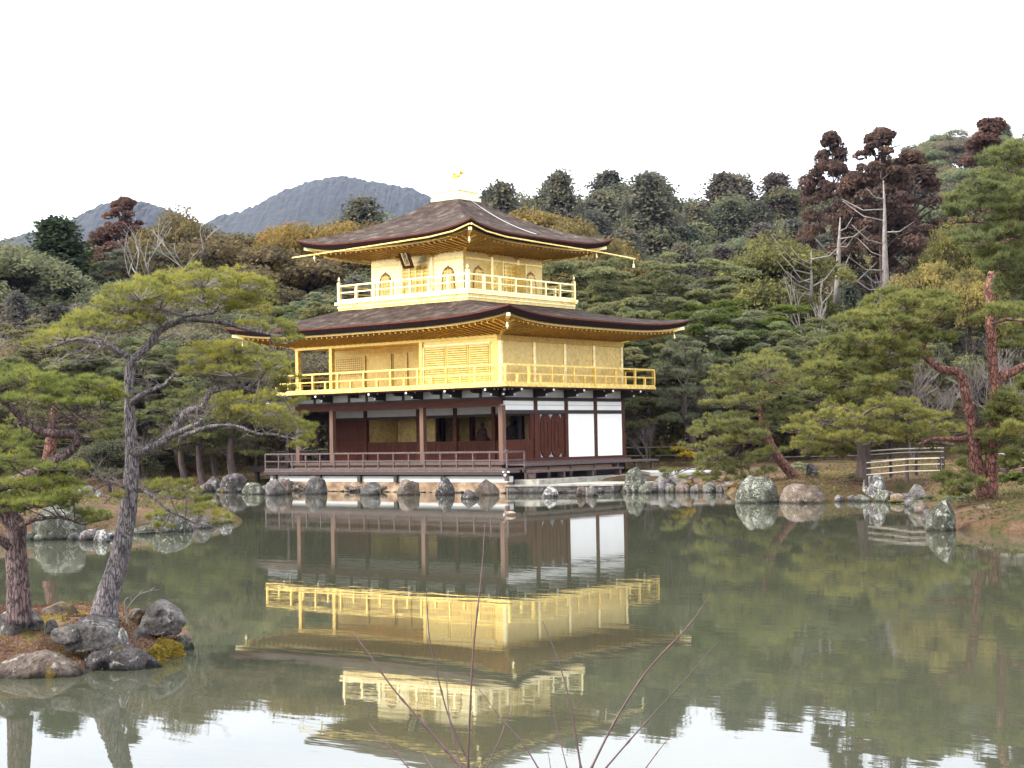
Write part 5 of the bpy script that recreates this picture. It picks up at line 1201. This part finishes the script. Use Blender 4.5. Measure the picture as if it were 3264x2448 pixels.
# near islet
ISL = [(-8.2,15.2),(-5.6,15.2),(-5.0,15.45),(-4.5,15.6),(-4.05,16.0),(-3.75,16.6),(-3.65,17.3),(-3.8,18.2),(-4.4,18.7),(-5.5,18.9),(-8.2,18.8)]
gu, gvv = np.linspace(-8.6, -3.0, 150), np.linspace(13.8, 19.8, 150); A_, B_ = np.meshgrid(gu, gvv)
dd = seg_dist(np.stack([A_.ravel(), B_.ravel()], 1), ISL); s_ = np.clip(dd/.75, 0, 1); zz = np.where(dd > 0, .06+.32*(s_*s_*(3-2*s_)), np.clip(dd*1.4, -.5, 0)+.06)
zz = zz + np.where(dd > -.1, .05*vnoise(np.stack([A_.ravel(), B_.ravel(), A_.ravel()*0], 1), 2.2)+.028*vnoise(np.stack([A_.ravel(), B_.ravel(), A_.ravel()*0], 1), 7), 0)
Xi = CX+math.cos(YAW)*A_.ravel()-math.sin(YAW)*B_.ravel(); Yi = CY+math.sin(YAW)*A_.ravel()+math.cos(YAW)*B_.ravel(); I = np.arange(150*150).reshape(150,150)
M_islet = noisy('islet_moss', [(.28,(.04,.02,.014)),(.42,(.085,.042,.027)),(.53,(.125,.068,.038)),(.62,(.12,.095,.03)),(.74,(.22,.165,.04))], scale=2.2, detail=10, rough=1, bump=1, bscale=26, bdist=.035, coord='Object', dist=.3)
isl = npmesh('near_islet_ground', np.stack([Xi, Yi, zz], 1), np.stack([I[:-1,:-1].ravel(), I[:-1,1:].ravel(), I[1:,1:].ravel(), I[1:,:-1].ravel()], 1), M_islet, smooth=True); tag(isl, kind='structure')
G = 'rocks of the near islet'
R_('long low lichened brown rock at the waterline, front left of the near islet', 72, 1466, 226, 54, M_stone_tan, seed=3, group=G, depth=.28, sub=5)
R_('dark rock with white lichen at the front waterline of the near islet', 252, 1450, 200, 58, M_stone_dark, seed=5, group=G, depth=.3, sub=5)
R_('grey boulder with pale streaks in front of the leaning pine', 188, 1396, 128, 50, M_stone, v=15.7, z=.30, seed=8, group=G, sub=5)
R_('pale angular boulder at the right end of the near islet', 338, 1366, 112, 48, M_stone, v=16.9, z=.30, seed=9, group=G, sub=5, depth=.3)
R_('small pale rock at the right tip of the near islet', 388, 1380, 48, 34, M_stone_green, v=17.0, z=.0, seed=12, group=G)
R_('rounded brownish rock behind, between the two islet trunks', 122, 1345, 86, 36, M_stone_tan, v=17.0, z=.36, seed=13, group=G)
R_('grey rock at the left edge beside the reddish trunk', 15, 1362, 80, 44, M_stone, v=16.0, z=.38, seed=14, group=G)
R_('small blue grey stone in the moss of the near islet', 110, 1385, 32, 22, M_stone, v=15.9, z=.38, seed=15, group=G)
R_('small grey stone in the moss left of the grey boulder', 70, 1372, 40, 20, M_stone, v=16.1, z=.40, seed=16, group=G)
R_('jagged white tipped stone between the dark rock and the boulder', 262, 1392, 30, 26, M_stone_white, v=15.75, z=.28, seed=17, group=G)
R_('small rusty stone behind the leaning trunk', 290, 1360, 44, 26, M_stone_tan, v=17.2, z=.3, seed=18, group=G)
M_moss_red = noisy('rusty_moss', [(.35,(.07,.026,.014)),(.5,(.16,.065,.026)),(.68,(.24,.15,.035))], scale=9, detail=9, rough=1, bump=1, bscale=40, bdist=.03)
R_('long grey stone among rusty moss behind the front brown rock', 150, 1408, 80, 26, M_stone, v=15.7, z=.32, seed=161, group=G)
R_('flat dark stone at the foot of the leaning trunk', 225, 1352, 60, 16, M_stone_dark, v=16.8, z=.38, seed=162, group=G)
R_('pale stone at the back edge of the near islet', 200, 1338, 46, 18, M_stone_green, v=17.8, z=.30, seed=163, group=G)
R_('split grey stone left of the round brownish rock', 62, 1352, 40, 22, M_stone, v=16.6, z=.40, seed=164, group=G)
R_('small round stone beside the yellow moss', 300, 1392, 34, 16, M_stone, v=16.2, z=.28, seed=19, group=G)
def moss(label, dx, dy, w, h, v, z, seed):
    o = rock(label, dx, dy, w*.92, h*.9, M_moss, v=v, z=z, seed=seed, group='yellow moss cushions on the near islet', sharp=.6); o.name = 'moss_cushion'; o['category'] = 'moss'
    me = o.data; n = len(me.vertices); co = np.empty(n*3); me.vertices.foreach_get('co', co); co = co.reshape(-1,3); no = unit(co+1e-6)
    k = rng.integers(0, n, 9000); P = co[k]+rng.normal(size=(9000,3))*.012; V, F = leaves(P, no[k], .010, .9, .8)
    q = npmesh('moss_sprigs', V, F, M_leaf); q.parent = o; q.color = (.30,.22,.045,1); return o
moss('thick yellow moss cushion at the right end of the near islet', 360, 1408, 74, 34, 16.45, .04, 41)
moss('yellow moss cushion beside the right side of the dark front rock', 334, 1426, 50, 34, 16.0, .03, 42)
# leafless sapling on the islet
ms = MB(); p0 = at(272,1330,16.8); pts = [at(x,y,16.8) for x, y in ((276,1345),(271,1318),(270,1298),(278,1290))]
ms.tube(curve(pts,3), list(np.linspace(.012,.006,10)), 6)
for br in (((272,1320),(285,1300),(300,1285),(325,1276),(345,1274)),((285,1300),(282,1290),(290,1284)),((300,1285),(306,1276)),((325,1276),(335,1268)),((270,1300),(264,1306))):
    ms.tube(curve([at(x,y,16.8) for x, y in br],3), list(np.linspace(.007,.003,(len(br)-1)*3+1)), 4)
sp_ = empty('bare_sapling', p0, 'small leafless crooked sapling beside the leaning pine on the near islet', 'sapling'); ms.build('stem', M_twig, sp_)

# left middle islet rocks
G = 'rocks of the middle left islet'
for i, a in enumerate([('big pale green lichened boulder at the water, middle left islet',118,1166,122,78,M_stone_green),('small cracked pale stone near the leaning trunk, middle left islet',217,1172,42,28,M_stone_white),
   ('rounded green boulder half hidden by the leaning trunk',355,1152,90,45,M_stone_green),('low brown rock by the water right of the big green boulder',190,1168,50,26,M_stone_dark),
   ('pointed grey stone close to the tip of the middle islet',432,1142,42,32,M_stone),('pale stone at the very tip of the middle islet',484,1132,36,24,M_stone_white),('grey stone right of the low pine branch',395,1148,42,26,M_stone)]):
    R_(a[0], a[1], a[2], a[3], a[4], a[5], group=G, seed=60+i)
R_('grey rock group on top of the orange islet bank', 182, 1082, 46, 26, M_stone, v=50, z=.55, group=G, seed=71)
R_('whitish stone on the orange islet bank, right of the grey one', 212, 1084, 26, 18, M_stone_white, v=49, z=.55, group=G, seed=72)
R_('white stone at the left edge on the orange bank', 8, 1058, 40, 16, M_stone_white, v=56, z=.5, group=G, seed=73)
# left far shore + under the building
G = 'boulders along the far shore and under the deck'
far = [('grey boulder at the foot of the far shore pines',455,1062,44,34,M_stone),('mossy brown boulder left of the small dark pavilion',502,1064,60,42,M_stone_dark),('low green boulder before the post of the small pavilion',548,1068,56,26,M_stone_green),
  ('sloping grey rock at the left end of the wall',590,1070,44,36,M_stone),('pale brown boulder set in the left end of the cream wall',612,1068,40,38,M_stone_tan),('dark pointed rock under the second deck post',679,1068,48,44,M_stone),
  ('grey brown rock under the third deck post',796,1070,46,32,M_stone),('rusty grey boulder under the fourth deck post',878,1070,52,38,M_stone_tan),('dark tall rock under the fifth deck post',959,1070,44,44,M_stone_dark),
  ('tan rounded boulder near the right end of the deck',1052,1070,56,38,M_stone_tan),('low black rock in the water before the wall',1016,1078,40,22,M_stone_dark),('small dark stone at the left shore',420,1064,30,16,M_stone_dark)]
for i, a in enumerate(far): R_(a[0], a[1], a[2], a[3], a[4]*(.92 if a[1] > 600 else 1), a[5], group=G, seed=80+i, depth=.34, dv=.10 if a[1] > 600 and a[1] != 1016 else 0)
G = 'rocks before the stone landing'
R_('whitish pointed stone in the water before the landing', 1188, 1074, 36, 24, M_stone_white, group=G, seed=101)
R_('brown jagged stone before the landing', 1255, 1072, 24, 24, M_stone_tan, group=G, seed=102); R_('grey blocky stone right of the jagged brown one', 1278, 1072, 30, 26, M_stone, group=G, seed=103)
G = 'rocks of the right shore'
rs = [('tall green grey boulder at the right end of the landing',1375,1062,50,54,M_stone_green),('small dark round stone behind the tall green boulder',1402,1058,28,28,M_stone_dark),('pale green stone at the foot of the tall boulder',1398,1066,30,22,M_stone_green),
  ('wide grey brown rock on the right shore, first after the green boulder',1432,1062,56,36,M_stone),('upright grey rock beside the wide grey brown one',1462,1061,36,38,M_stone),('pale rounded rock below the yellow bush',1490,1062,36,34,M_stone_tan),('ringed grey rock near the red leaves',1545,1062,44,32,M_stone),
  ('low brown shore rock under the low pine pads',1520,1062,30,20,M_stone_tan),('blue grey shore rock right of the ringed one',1580,1064,40,26,M_stone),('dark shore rock left of the big pale boulder',1612,1066,36,26,M_stone_dark),
  ('big pale lichened boulder with two humps on the right shore',1640,1087,96,60,M_stone_green),('long low reddish grey boulder right of the two humped one',1743,1087,118,42,M_stone_tan),('white jagged stone in the bank',1830,1080,38,32,M_stone_white),
  ('small grey stone right of the white jagged one',1856,1080,30,24,M_stone),('tall white faced upright stone',1894,1081,50,58,M_stone_white),('low brown stones right of the tall white stone',1930,1082,44,20,M_stone_tan),
  ('leaning grey stone on the right bank',1995,1092,48,46,M_stone),('small stone below the leaning grey one',1998,1108,40,26,M_stone_tan),('dark speckled upright boulder standing in the water at right',2044,1148,66,70,M_stone_green),
  ('broad pale brown boulder at the right bank',2150,1140,86,50,M_stone_tan),('small dark stone at the right edge waterline',2205,1142,40,22,M_stone_dark),('green mossy stone behind the broad brown boulder',2190,1105,40,30,M_stone_green),('brown stone at the foot of the double trunk',2095,1138,30,26,M_stone_tan),('low grey stone along the bank right of the long boulder',1960,1084,34,18,M_stone)]
for i, a in enumerate(rs): R_(a[0], a[1], a[2], a[3], a[4], a[5], group=G, seed=110+i, sharp=.12 if a[1] in (2044,1894,1375) else .28, depth=.5 if a[3] < 60 else None)
random.seed(77)
for i, (x, y, v_) in enumerate([(1350+random.uniform(-6,6)+k*13.5, 0, 0) for k in range(20)]):
    R_('low grey stone in the tight row edging the right shore', x, 1064, random.uniform(16,32), random.uniform(12,24), random.choice([M_stone, M_stone_tan, M_stone, M_stone_green]), group='small edging stones of the right shore', seed=300+i, sub=3, depth=.4)
for i, (x, y) in enumerate([(1668,1086),(1700,1084),(1800,1082),(1815,1084),(1845,1083),(1870,1084),(1915,1084),(1945,1086),(1975,1095),(1985,1104),(2012,1118),(2015,1130),(2080,1142),(2110,1142),(2180,1144),(2130,1140)]):
    R_('small stone in the low broken edge of the right bank', x, y, random.uniform(20,40), random.uniform(12,26), random.choice([M_stone, M_stone_tan, M_stone_green]), group='small edging stones of the right bank', seed=340+i, sub=3, depth=.4)
for i, x in enumerate((60,85,150,235,260,300,325,375,412,455,470)):
    R_('small stone in the low edge of the middle left islet', x, 1168-max(0,x-200)*.13, random.uniform(22,40), random.uniform(12,24), random.choice([M_stone, M_stone_tan, M_stone_green]), group='small edging stones of the middle left islet', seed=370+i, sub=3, depth=.4)
for i, x in enumerate(range(300, 600, 17)):
    R_('small stone in the low edge of the far left shore', x+random.uniform(-5,5), 1063, random.uniform(16,34), random.uniform(9,20), random.choice([M_stone, M_stone_tan, M_stone_dark]), group='small edging stones of the far left shore', seed=390+i, sub=3, depth=.4)
R_('rounded dark stone standing on the lawn left of the grey trunk', 1757, 1040, 34, 34, M_stone_dark, v=54, z=.6, group=G, seed=150)

# ---- shrubs and ground plants along the shore
VAR['bush'] = [(mesh_of(*mk_bush(sd), M_leaf, 'leaves'), None) for sd in (61,62,63)]
def bush(label, dx, dy, w, h, v, c, z=None, group='shrubs along the shore', bare=False):
    p = at(dx, dy, v); uu, vv = to_uv(p.x, p.y); p.z = float(ground_z(uu, vv)[0])-.02 if z is None else z
    me = VAR['bush'][int(rng.integers(0,3))][0] if not bare else VAR['bare'][0][1]
    o = bpy.data.objects.new('shrub', me); link(o); o.location = p; m = pxm(v)
    o.scale = (w*m, w*m, h*m) if not bare else (w*m*1.2, w*m*1.2, h*m); o.color = (*c, 1); o.rotation_euler = (0,0,rng.uniform(0,6)); return tag(o, label, 'shrub', group)
bush('yellow leafed bush beside the right end of the veranda bench', 1470, 1000, 52, 48, 72, (.36,.27,.04))
bush('small yellow green bush in the bare twigs right of the corner column', 1425, 985, 44, 40, 78, (.14,.135,.04))
bush('small dark seedling pine on the gravel edge', 1440, 1040, 34, 24, 64, C_dark)
bush('red leafed tuft at the waterline of the right shore', 1528, 1064, 22, 16, 59.5, (.20,.028,.02), z=.05)
bush('yellow green tuft at the foot of the tall green boulder', 1345, 1058, 22, 12, 61, (.25,.21,.03), z=.12)
bush('ochre tuft between the shore rocks, first', 1482, 1066, 34, 20, 60, (.20,.15,.03), z=.05)
bush('rusty tuft between the shore rocks near the big pale boulder', 1590, 1066, 44, 22, 58, (.20,.10,.035), z=.05)
bush('low fern clump on the bank left of the tall white stone', 1860, 1045, 48, 18, 52, C_olive)
bush('low green ground plant under the bamboo fence', 1855, 1028, 60, 16, 54, C_green)
bush('leafy ground plant right of the tall white stone', 1955, 1055, 70, 26, 48, C_olive)
bush('mossy bush on the bank behind the leaning grey stone', 2000, 1060, 60, 30, 44, C_green)
bush('round green bush behind the double trunk at the right edge', 2190, 1085, 90, 60, 41, (.085,.105,.03))
bush('low green bush in front of the double trunk', 2070, 1095, 60, 36, 37, C_green)
bush('small dark green bush right of the leaning pine foot', 1730, 1012, 60, 34, 60, C_pineD)
bush('tangled bare bush beside the corner of the pavilion', 1400, 1000, 60, 90, 76, C_dark, bare=True)
bush('dense green bush behind the path at right', 1560, 960, 110, 70, 82, C_green)
bush('dark bush behind the walking people', 1440, 955, 130, 90, 88, C_dark)
for i, (dx, w, c) in enumerate(((30,90,C_green),(110,80,C_pineD),(330,90,C_dark),(400,80,C_green),(570,70,C_green),(640,70,C_olive),(700,60,C_green))):
    bush(f'low {["green","blue green","dark","green","green","olive","green"][i]} bush on the far left shore, {ordw(i)} from the left', dx, 1010, w, 44, 80+i%3, c)

# ---- ground cover: moss and litter on the near ground, undergrowth in the wood
def cover(name, n, ulo, uhi, vlo, vhi, size, hmax, color, label, m=M_leaf, minz=.22, patch=None, flat_=.5, upn=1.0):
    u = rng.uniform(ulo, uhi, n)*1.0; v = rng.uniform(vlo, vhi, n); u = u*v/vhi if ulo < -20 else u
    z = ground_z(u, v); k = z > minz; u, v, z = u[k], v[k], z[k]
    if patch:
        q = np.array([mnoise.noise(Vector((a*patch[0], c_*patch[0], 3.3))) for a, c_ in zip(u, v)]); k = q > patch[1]; u, v, z, q = u[k], v[k], z[k], q[k]
        hh = hmax*np.clip((q-patch[1])*3, .1, 1)
    else: hh = hmax
    x = CX+math.cos(YAW)*u-math.sin(YAW)*v; y = CY+math.sin(YAW)*u+math.cos(YAW)*v
    P = np.stack([x, y, z+rng.uniform(0,1,len(u))**1.4*hh], 1)
    inb = (x > XW-1.5) & (x < 5.2) & (y > -1.2) & (y < YN+1.5); inb |= (x > 1) & (x < 8.5) & (y > -1) & (y < 16); P = P[~inb]
    V, F = leaves(P, np.repeat([[0,0,upn]], len(P), 0), size, .8, .6); o = npmesh(name, V, F, m); o.color = (*color, 1)
    return tag(o, label, 'ground cover', kind='stuff')
cover('undergrowth', 120000, -52, 52, 80, 135, .13, 1.9, (.100,.098,.050), 'leafy undergrowth covering the ground of the wood', patch=(.16,-.25))
cover('fallen_needles', 60000, -34, 34, 45, 84, .05, .05, (.12,.078,.05), 'rusty fallen needles and dry moss on the lawns')
cover('grass', 90000, -34, 34, 34, 84, .05, .12, (.13,.12,.045), 'short olive grass and moss in patches on the banks', patch=(.35,-.12))
def islet_z(u, v):
    i = np.clip(((v-13.8)/6*149).astype(int), 0, 149); j = np.clip(((u+8.6)/5.6*149).astype(int), 0, 149); return zz.reshape(150,150)[i, j]
def icover(name, n, size, hmax, color, label, thr, sgn):
    u = rng.uniform(-8, -3.4, n); v = rng.uniform(14.8, 19, n); z = islet_z(u, v); q = np.array([mnoise.noise(Vector((a*1.3, c_*1.3, 7.7))) for a, c_ in zip(u, v)])
    k = (z > .08) & ((q-thr)*sgn > 0); u, v, z = u[k], v[k], z[k]
    P = np.stack([CX+math.cos(YAW)*u-math.sin(YAW)*v, CY+math.sin(YAW)*u+math.cos(YAW)*v, z+rng.uniform(0,1,len(u))*hmax], 1)
    V, F = leaves(P, np.repeat([[0,0,1.]], len(P), 0), size, .9, .6); o = npmesh(name, V, F, M_leaf); o.color = (*color, 1); return tag(o, label, 'ground cover', kind='stuff')
icover('rusty_moss', 60000, .012, .03, (.115,.062,.042), 'rusty brown moss carpet of the near islet', .05, -1)
icover('yellow_moss', 45000, .012, .045, (.24,.18,.045), 'yellow olive moss patches of the near islet', .05, 1)

# ---- fences
def fence(label, pts, v0, posts, rails, m, r=.028, ground=.6):
    P = [at(x, y, v) for x, y, v in pts]; root = empty('bamboo_fence', P[0], label, 'fence')
    for k, dz in enumerate(rails):
        MB().tube([p+Vector((0,0,dz)) for p in P], r*random.uniform(.9,1.2), 7).build('rail', m, root)
    n = posts
    for i in range(n+1):
        t = i/n*(len(P)-1); k = min(int(t), len(P)-2); p = P[k].lerp(P[k+1], t-k)+Vector((-math.sin(YAW), math.cos(YAW), 0))*.07
        MB().tube([p+Vector((0,0,rails[0]+.06)), Vector((p.x, p.y, p.z+rails[-1]-.35))], .055, 7).build('post', M_wood_dark, root)
fence('pale bamboo rail fence before the right bank, behind the stout grey trunk', [(1872,975,52),(1950,970,53),(2038,968,54)], 52, 3, [0,-.12,-.33,-.56], M_bamboo, r=.021)
fence('short pale bamboo fence side returning at the right bank', [(1872,1000,50),(1960,992,49),(2030,990,48.5)], 50, 2, [0,-.18,-.38], M_bamboo, r=.022)
fence('pale bamboo fence at the right edge behind the double trunk', [(2150,982,46),(2190,980,46),(2260,978,46)], 46, 3, [0,-.2,-.42], M_bamboo)
fence('long thin rail fence along the path right of the pavilion', [(1345,967,80),(1430,966,79),(1510,964,78)], 79, 6, [0,-.42,-.85], M_bamboo, r=.03)
fence('long thin rail fence along the lawn under the leaning pine', [(1510,990,80),(1650,988,80),(1860,984,78)], 79, 8, [0,-.35], M_bamboo, r=.025)
fence('dark railing on the far bank left of the open veranda', [(818,975,82),(900,972,82),(1050,968,82)], 82, 8, [0,-.3,-.6], M_wood_dark, r=.03)

# ---- people
def skin(name, m, parent, joints, edges, root_i=0, levels=2):
    me = bpy.data.meshes.new(name); me.from_pydata([tuple(Vector(j[0])) for j in joints], edges, []); o = bpy.data.objects.new(name, me); link(o, parent)
    md = o.modifiers.new('Skin', 'SKIN'); 
    for i, j in enumerate(joints): me.skin_vertices[0].data[i].radius = (j[1], j[1] if len(j) < 3 else j[2]); me.skin_vertices[0].data[i].use_root = (i == root_i)
    o.modifiers.new('Subdivision', 'SUBSURF').render_levels = levels; me.materials.append(m); return o
def flat(name, c, rough=.8): return noisy(name, [(.3, tuple(x*.85 for x in c)), (.7, c)], rough=rough)
M_skin = flat('skin', (.50,.32,.24)); M_hair = flat('black_hair', (.012,.010,.010))
def person(label, dx, dyfoot, v, h, face, top, legs, hat=None, z=None):
    p = at(dx, dyfoot, v); uu, vv = to_uv(p.x, p.y); p.z = float(ground_z(uu, vv)[0]) if z is None else z
    root = empty('person', p, label, 'person', None); root.rotation_euler = (0,0,face); s = h/1.7
    def q(x,y,z_): return (x*s, y*s, z_*s)
    J = [(q(0,0,.95),.13*s,.10*s),(q(0,0,1.15),.12*s,.09*s),(q(0,0,1.38),.15*s,.10*s),(q(0,0,1.48),.055*s),(q(0,.015,1.56),.085*s,.095*s),(q(0,.01,1.66),.075*s,.085*s),
         (q(.17,0,1.40),.055*s),(q(.23,-.06,1.14),.045*s),(q(.22,.10,.95),.035*s),(q(.21,.16,.88),.03*s),
         (q(-.17,0,1.40),.055*s),(q(-.23,.05,1.14),.045*s),(q(-.22,.16,.98),.035*s),(q(-.21,.22,.92),.03*s),
         (q(.09,0,.88),.085*s),(q(.10,.14,.50),.06*s),(q(.10,.05,.10),.042*s),(q(.10,.17,.04),.035*s),
         (q(-.09,0,.88),.085*s),(q(-.10,-.04,.50),.06*s),(q(-.10,-.22,.14),.042*s),(q(-.10,-.12,.05),.035*s)]
    E_ = [(0,1),(1,2),(2,3),(3,4),(4,5),(2,6),(6,7),(7,8),(8,9),(2,10),(10,11),(11,12),(12,13),(0,14),(14,15),(15,16),(16,17),(0,18),(18,19),(19,20),(20,21)]
    skin('body', M_skin, root, J, E_)
    def sub(idx, grow): return [(J[i][0], *[r*grow+.01 for r in J[i][1:]]) for i in idx]
    skin('jacket', top, root, sub([0,1,2,6,7,8,10,11,12],1.28), [(0,1),(1,2),(2,3),(3,4),(4,5),(2,6),(6,7),(7,8)])
    skin('trousers', legs, root, sub([0,14,15,16,18,19,20],1.25), [(0,1),(1,2),(2,3),(0,4),(4,5),(5,6)])
    skin('shoes', M_hair, root, sub([16,17],1.2), [(0,1)]); skin('shoes', M_hair, root, sub([20,21],1.2), [(0,1)])
    skin('hair' if hat is None else 'cap', M_hair if hat is None else hat, root, [(q(0,-.02,1.66),.088*s,.10*s),(q(0,-.03,1.72),.07*s,.08*s)], [(0,1)])
    return root
navy = flat('navy_cloth', (.018,.022,.045)); blk = flat('black_cloth', (.012,.012,.016)); wht = flat('white_cloth', (.6,.58,.56))
person('person in a dark navy jacket walking left on the path by the bamboo rail', 1489, 990, 80, 1.72, YAW+math.pi/2, navy, blk)
person('person in a white top and dark cap walking behind the bare twigs', 1392, 990, 82, 1.66, YAW+math.pi/2, wht, blk, hat=blk)
person('person in dark clothes standing on the far left bank behind the veranda', 690, 990, 86, 1.62, YAW, navy, blk)
# ---- duck swimming before the landing
dp = onz(1103, 1113, 0); du = empty('duck', dp, 'small brown duck swimming on the pond before the deck corner', 'duck'); du.rotation_euler = (0,0,YAW)
M_duck = flat('brown_feathers', (.20,.13,.09)); 
skin('body', M_duck, du, [((.17,0,.05),.02),((.10,0,.04),.06),((0,0,.035),.085),((-.10,0,.05),.07),((-.15,0,.11),.035),((-.16,0,.16),.035),((-.175,0,.185),.04),((-.23,0,.175),.014)], [(i,i+1) for i in range(7)], 2)
skin('wing', flat('pale_feathers', (.35,.27,.21)), du, [((-.06,-.05,.07),.03),((.04,-.065,.07),.035),((.14,-.04,.07),.012)], [(0,1),(1,2)]); skin('wing', M_duck, du, [((-.06,.05,.07),.03),((.04,.065,.07),.035),((.14,.04,.07),.012)], [(0,1),(1,2)])

# ---- leafless red twigs growing on the near bank, in front of the water
M_redtwig = noisy('reddish_twig', [(.3,(.035,.014,.015)),(.7,(.085,.034,.034))], scale=12, rough=.6)
M_redtwig2 = noisy('dark_red_twig', [(.3,(.028,.014,.014)),(.7,(.065,.030,.030))], scale=12, rough=.6)
def twig(root, base, pts, r0, m, dv=0):
    r0 = r0*.68
    P = [base]+[at((1000+x*.633)/DS, (1600+y*.633)/DS, 3.0+dv+.02*i) for i, (x, y) in enumerate(pts)]
    C_ = [P[0].lerp(P[1], t/6) for t in range(6)] + curve(P[1:], 8); n = len(C_); rr = np.linspace(r0*1.5, r0*.45, n)
    for i in range(6, n, 7): rr[i] *= 1.6
    t = MB(); t.tube(C_, list(rr), 6); t.build('stem', m, root, True)
def shrub(cx_, label, stems):
    base = at(cx_/DS, 2448/DS, 3.0); base.z = .38; root = empty('bare_shrub', base, label, 'shrub', 'leafless shrubs on the near bank')
    for i, (pts, r, m, dv) in enumerate(stems): twig(root, base+Vector((random.uniform(-.04,.04), random.uniform(-.04,.04), 0)), pts, r, m, dv)
random.seed(3)
shrub(1480, 'leafless shrub of thin red shoots at bottom centre, left of the other', [
  ([(775,1340),(800,800),(832,480),(850,300),(862,110)],.0024,M_redtwig,0),([(748,1340),(650,1230),(530,1090),(400,940),(280,770),(190,650)],.0030,M_redtwig,.05),
  ([(778,1300),(690,1110),(630,900),(580,660),(568,430)],.0022,M_redtwig2,.1),([(745,1340),(700,1180),(678,1040),(668,860)],.0018,M_redtwig2,-.1),
  ([(1130,1340),(1050,1210),(960,1110),(890,1020),(830,940)],.0018,M_redtwig2,.1),([(868,1340),(930,1210),(965,1110),(990,1020)],.0013,M_redtwig,0),
  ([(478,1340),(380,1230),(320,1160),(282,1118)],.0016,M_redtwig,.1),([(600,1340),(572,1300),(550,1265)],.0013,M_redtwig2,0)])
shrub(1850, 'leafless shrub of thin red shoots at bottom centre, right of the other', [
  ([(1345,1340),(1300,1060),(1262,900),(1210,740),(1152,598)],.0024,M_redtwig2,0),([(1275,1340),(1240,1200),(1212,1080),(1200,960)],.0013,M_redtwig,.1),
  ([(1398,1340),(1530,1080),(1680,850),(1850,665),(1920,580),(1990,480)],.0026,M_redtwig,0),([(1470,1340),(1600,1190),(1700,1080),(1900,860),(2035,702)],.0022,M_redtwig2,.15),
  ([(1672,1340),(1735,1255),(1802,1172)],.0016,M_redtwig,.1),([(1192,1340),(1185,1290),(1176,1250)],.0012,M_redtwig2,0)])

# ---- far mountains and the air in front of them
def mountain(name, prof, v, depth, seed):
    xs = np.array([p[0] for p in prof], float); ys = np.array([p[1] for p in prof], float)
    gx = np.linspace(xs[0], xs[-1], 700); top = np.interp(gx, xs, ys)
    k = np.ones(13)/13; top = np.convolve(np.pad(top, 6, 'edge'), k, 'valid')
    rows = 90; Vv = []
    for j in range(rows):
        t = j/(rows-1)
        for i, x in enumerate(gx):
            vv = v - depth + 2*depth*t; f = 1-abs(2*t-1)**1.3
            H = at(x, top[i], v).z; u_ = (x*DS-1632)/FPX*v
            z = H*f**.8 + 2*mnoise.noise(Vector((u_*.006, vv*.006, seed)))*f + 2*mnoise.noise(Vector((u_*.02, vv*.02, seed+5)))*f
            z += 2.6*mnoise.noise(Vector((u_*.16, vv*.10, seed+9)))*f + 1.5*mnoise.noise(Vector((u_*.4, vv*.2, seed+9)))*f
            q = uvw(u_, vv, max(z, 0) if t not in (0,1) else -2); Vv.append((q.x, q.y, q.z))
    Vv = np.array(Vv); I = np.arange(rows*700).reshape(rows,700)
    o = npmesh(name, Vv, np.stack([I[:-1,:-1].ravel(), I[:-1,1:].ravel(), I[1:,1:].ravel(), I[1:,:-1].ravel()], 1), M_mount, smooth=False); tag(o, kind='structure')
M_mount = noisy('forested_mountain', [(.32,(.008,.010,.011)),(.5,(.017,.020,.019)),(.68,(.034,.036,.032))], scale=.16, detail=10, rough=1, bump=.35, bscale=.3, bdist=1.5, coord='Object')
mountain('mountain', [(380,560),(440,492),(480,466),(520,458),(560,440),(600,418),(640,402),(680,388),(720,382),(760,382),(800,390),(850,398),(900,408),(945,430),(1000,450),(1080,480),(1200,520)], 1700, 320, 3)
mountain('mountain', [(-260,560),(-100,540),(0,520),(60,505),(110,495),(150,482),(195,455),(240,438),(280,433),(320,436),(360,450),(420,478),(480,510),(560,540)], 1500, 280, 8)
hz, nt, p = mat('thin_winter_air'); nt.nodes.remove(p)
vp = node(nt, 'ShaderNodeVolumePrincipled'); vp.inputs['Color'].default_value = (.45,.56,1.0,1); vp.inputs['Density'].default_value = .000045; vp.inputs['Anisotropy'].default_value = .2
nt.links.new(vp.outputs[0], nt.nodes['Material Output'].inputs['Volume'])
hb = MB(); hb.v = [tuple(uvw(a, c_, z)) for z in (-3.5, 460) for a, c_ in ((-1900,-60),(1900,-60),(1900,2400),(-1900,2400))]; hb.f = [(0,3,2,1),(4,5,6,7),(0,1,5,4),(1,2,6,5),(2,3,7,6),(3,0,4,7)]
tag(hb.build('haze', hz), 'thin bluish air between the garden and the far mountains', 'haze', kind='stuff')

for o in COL.objects:
    if 'label' in o and len(o['label'].split()) > 16: print('LONG', o['label'])
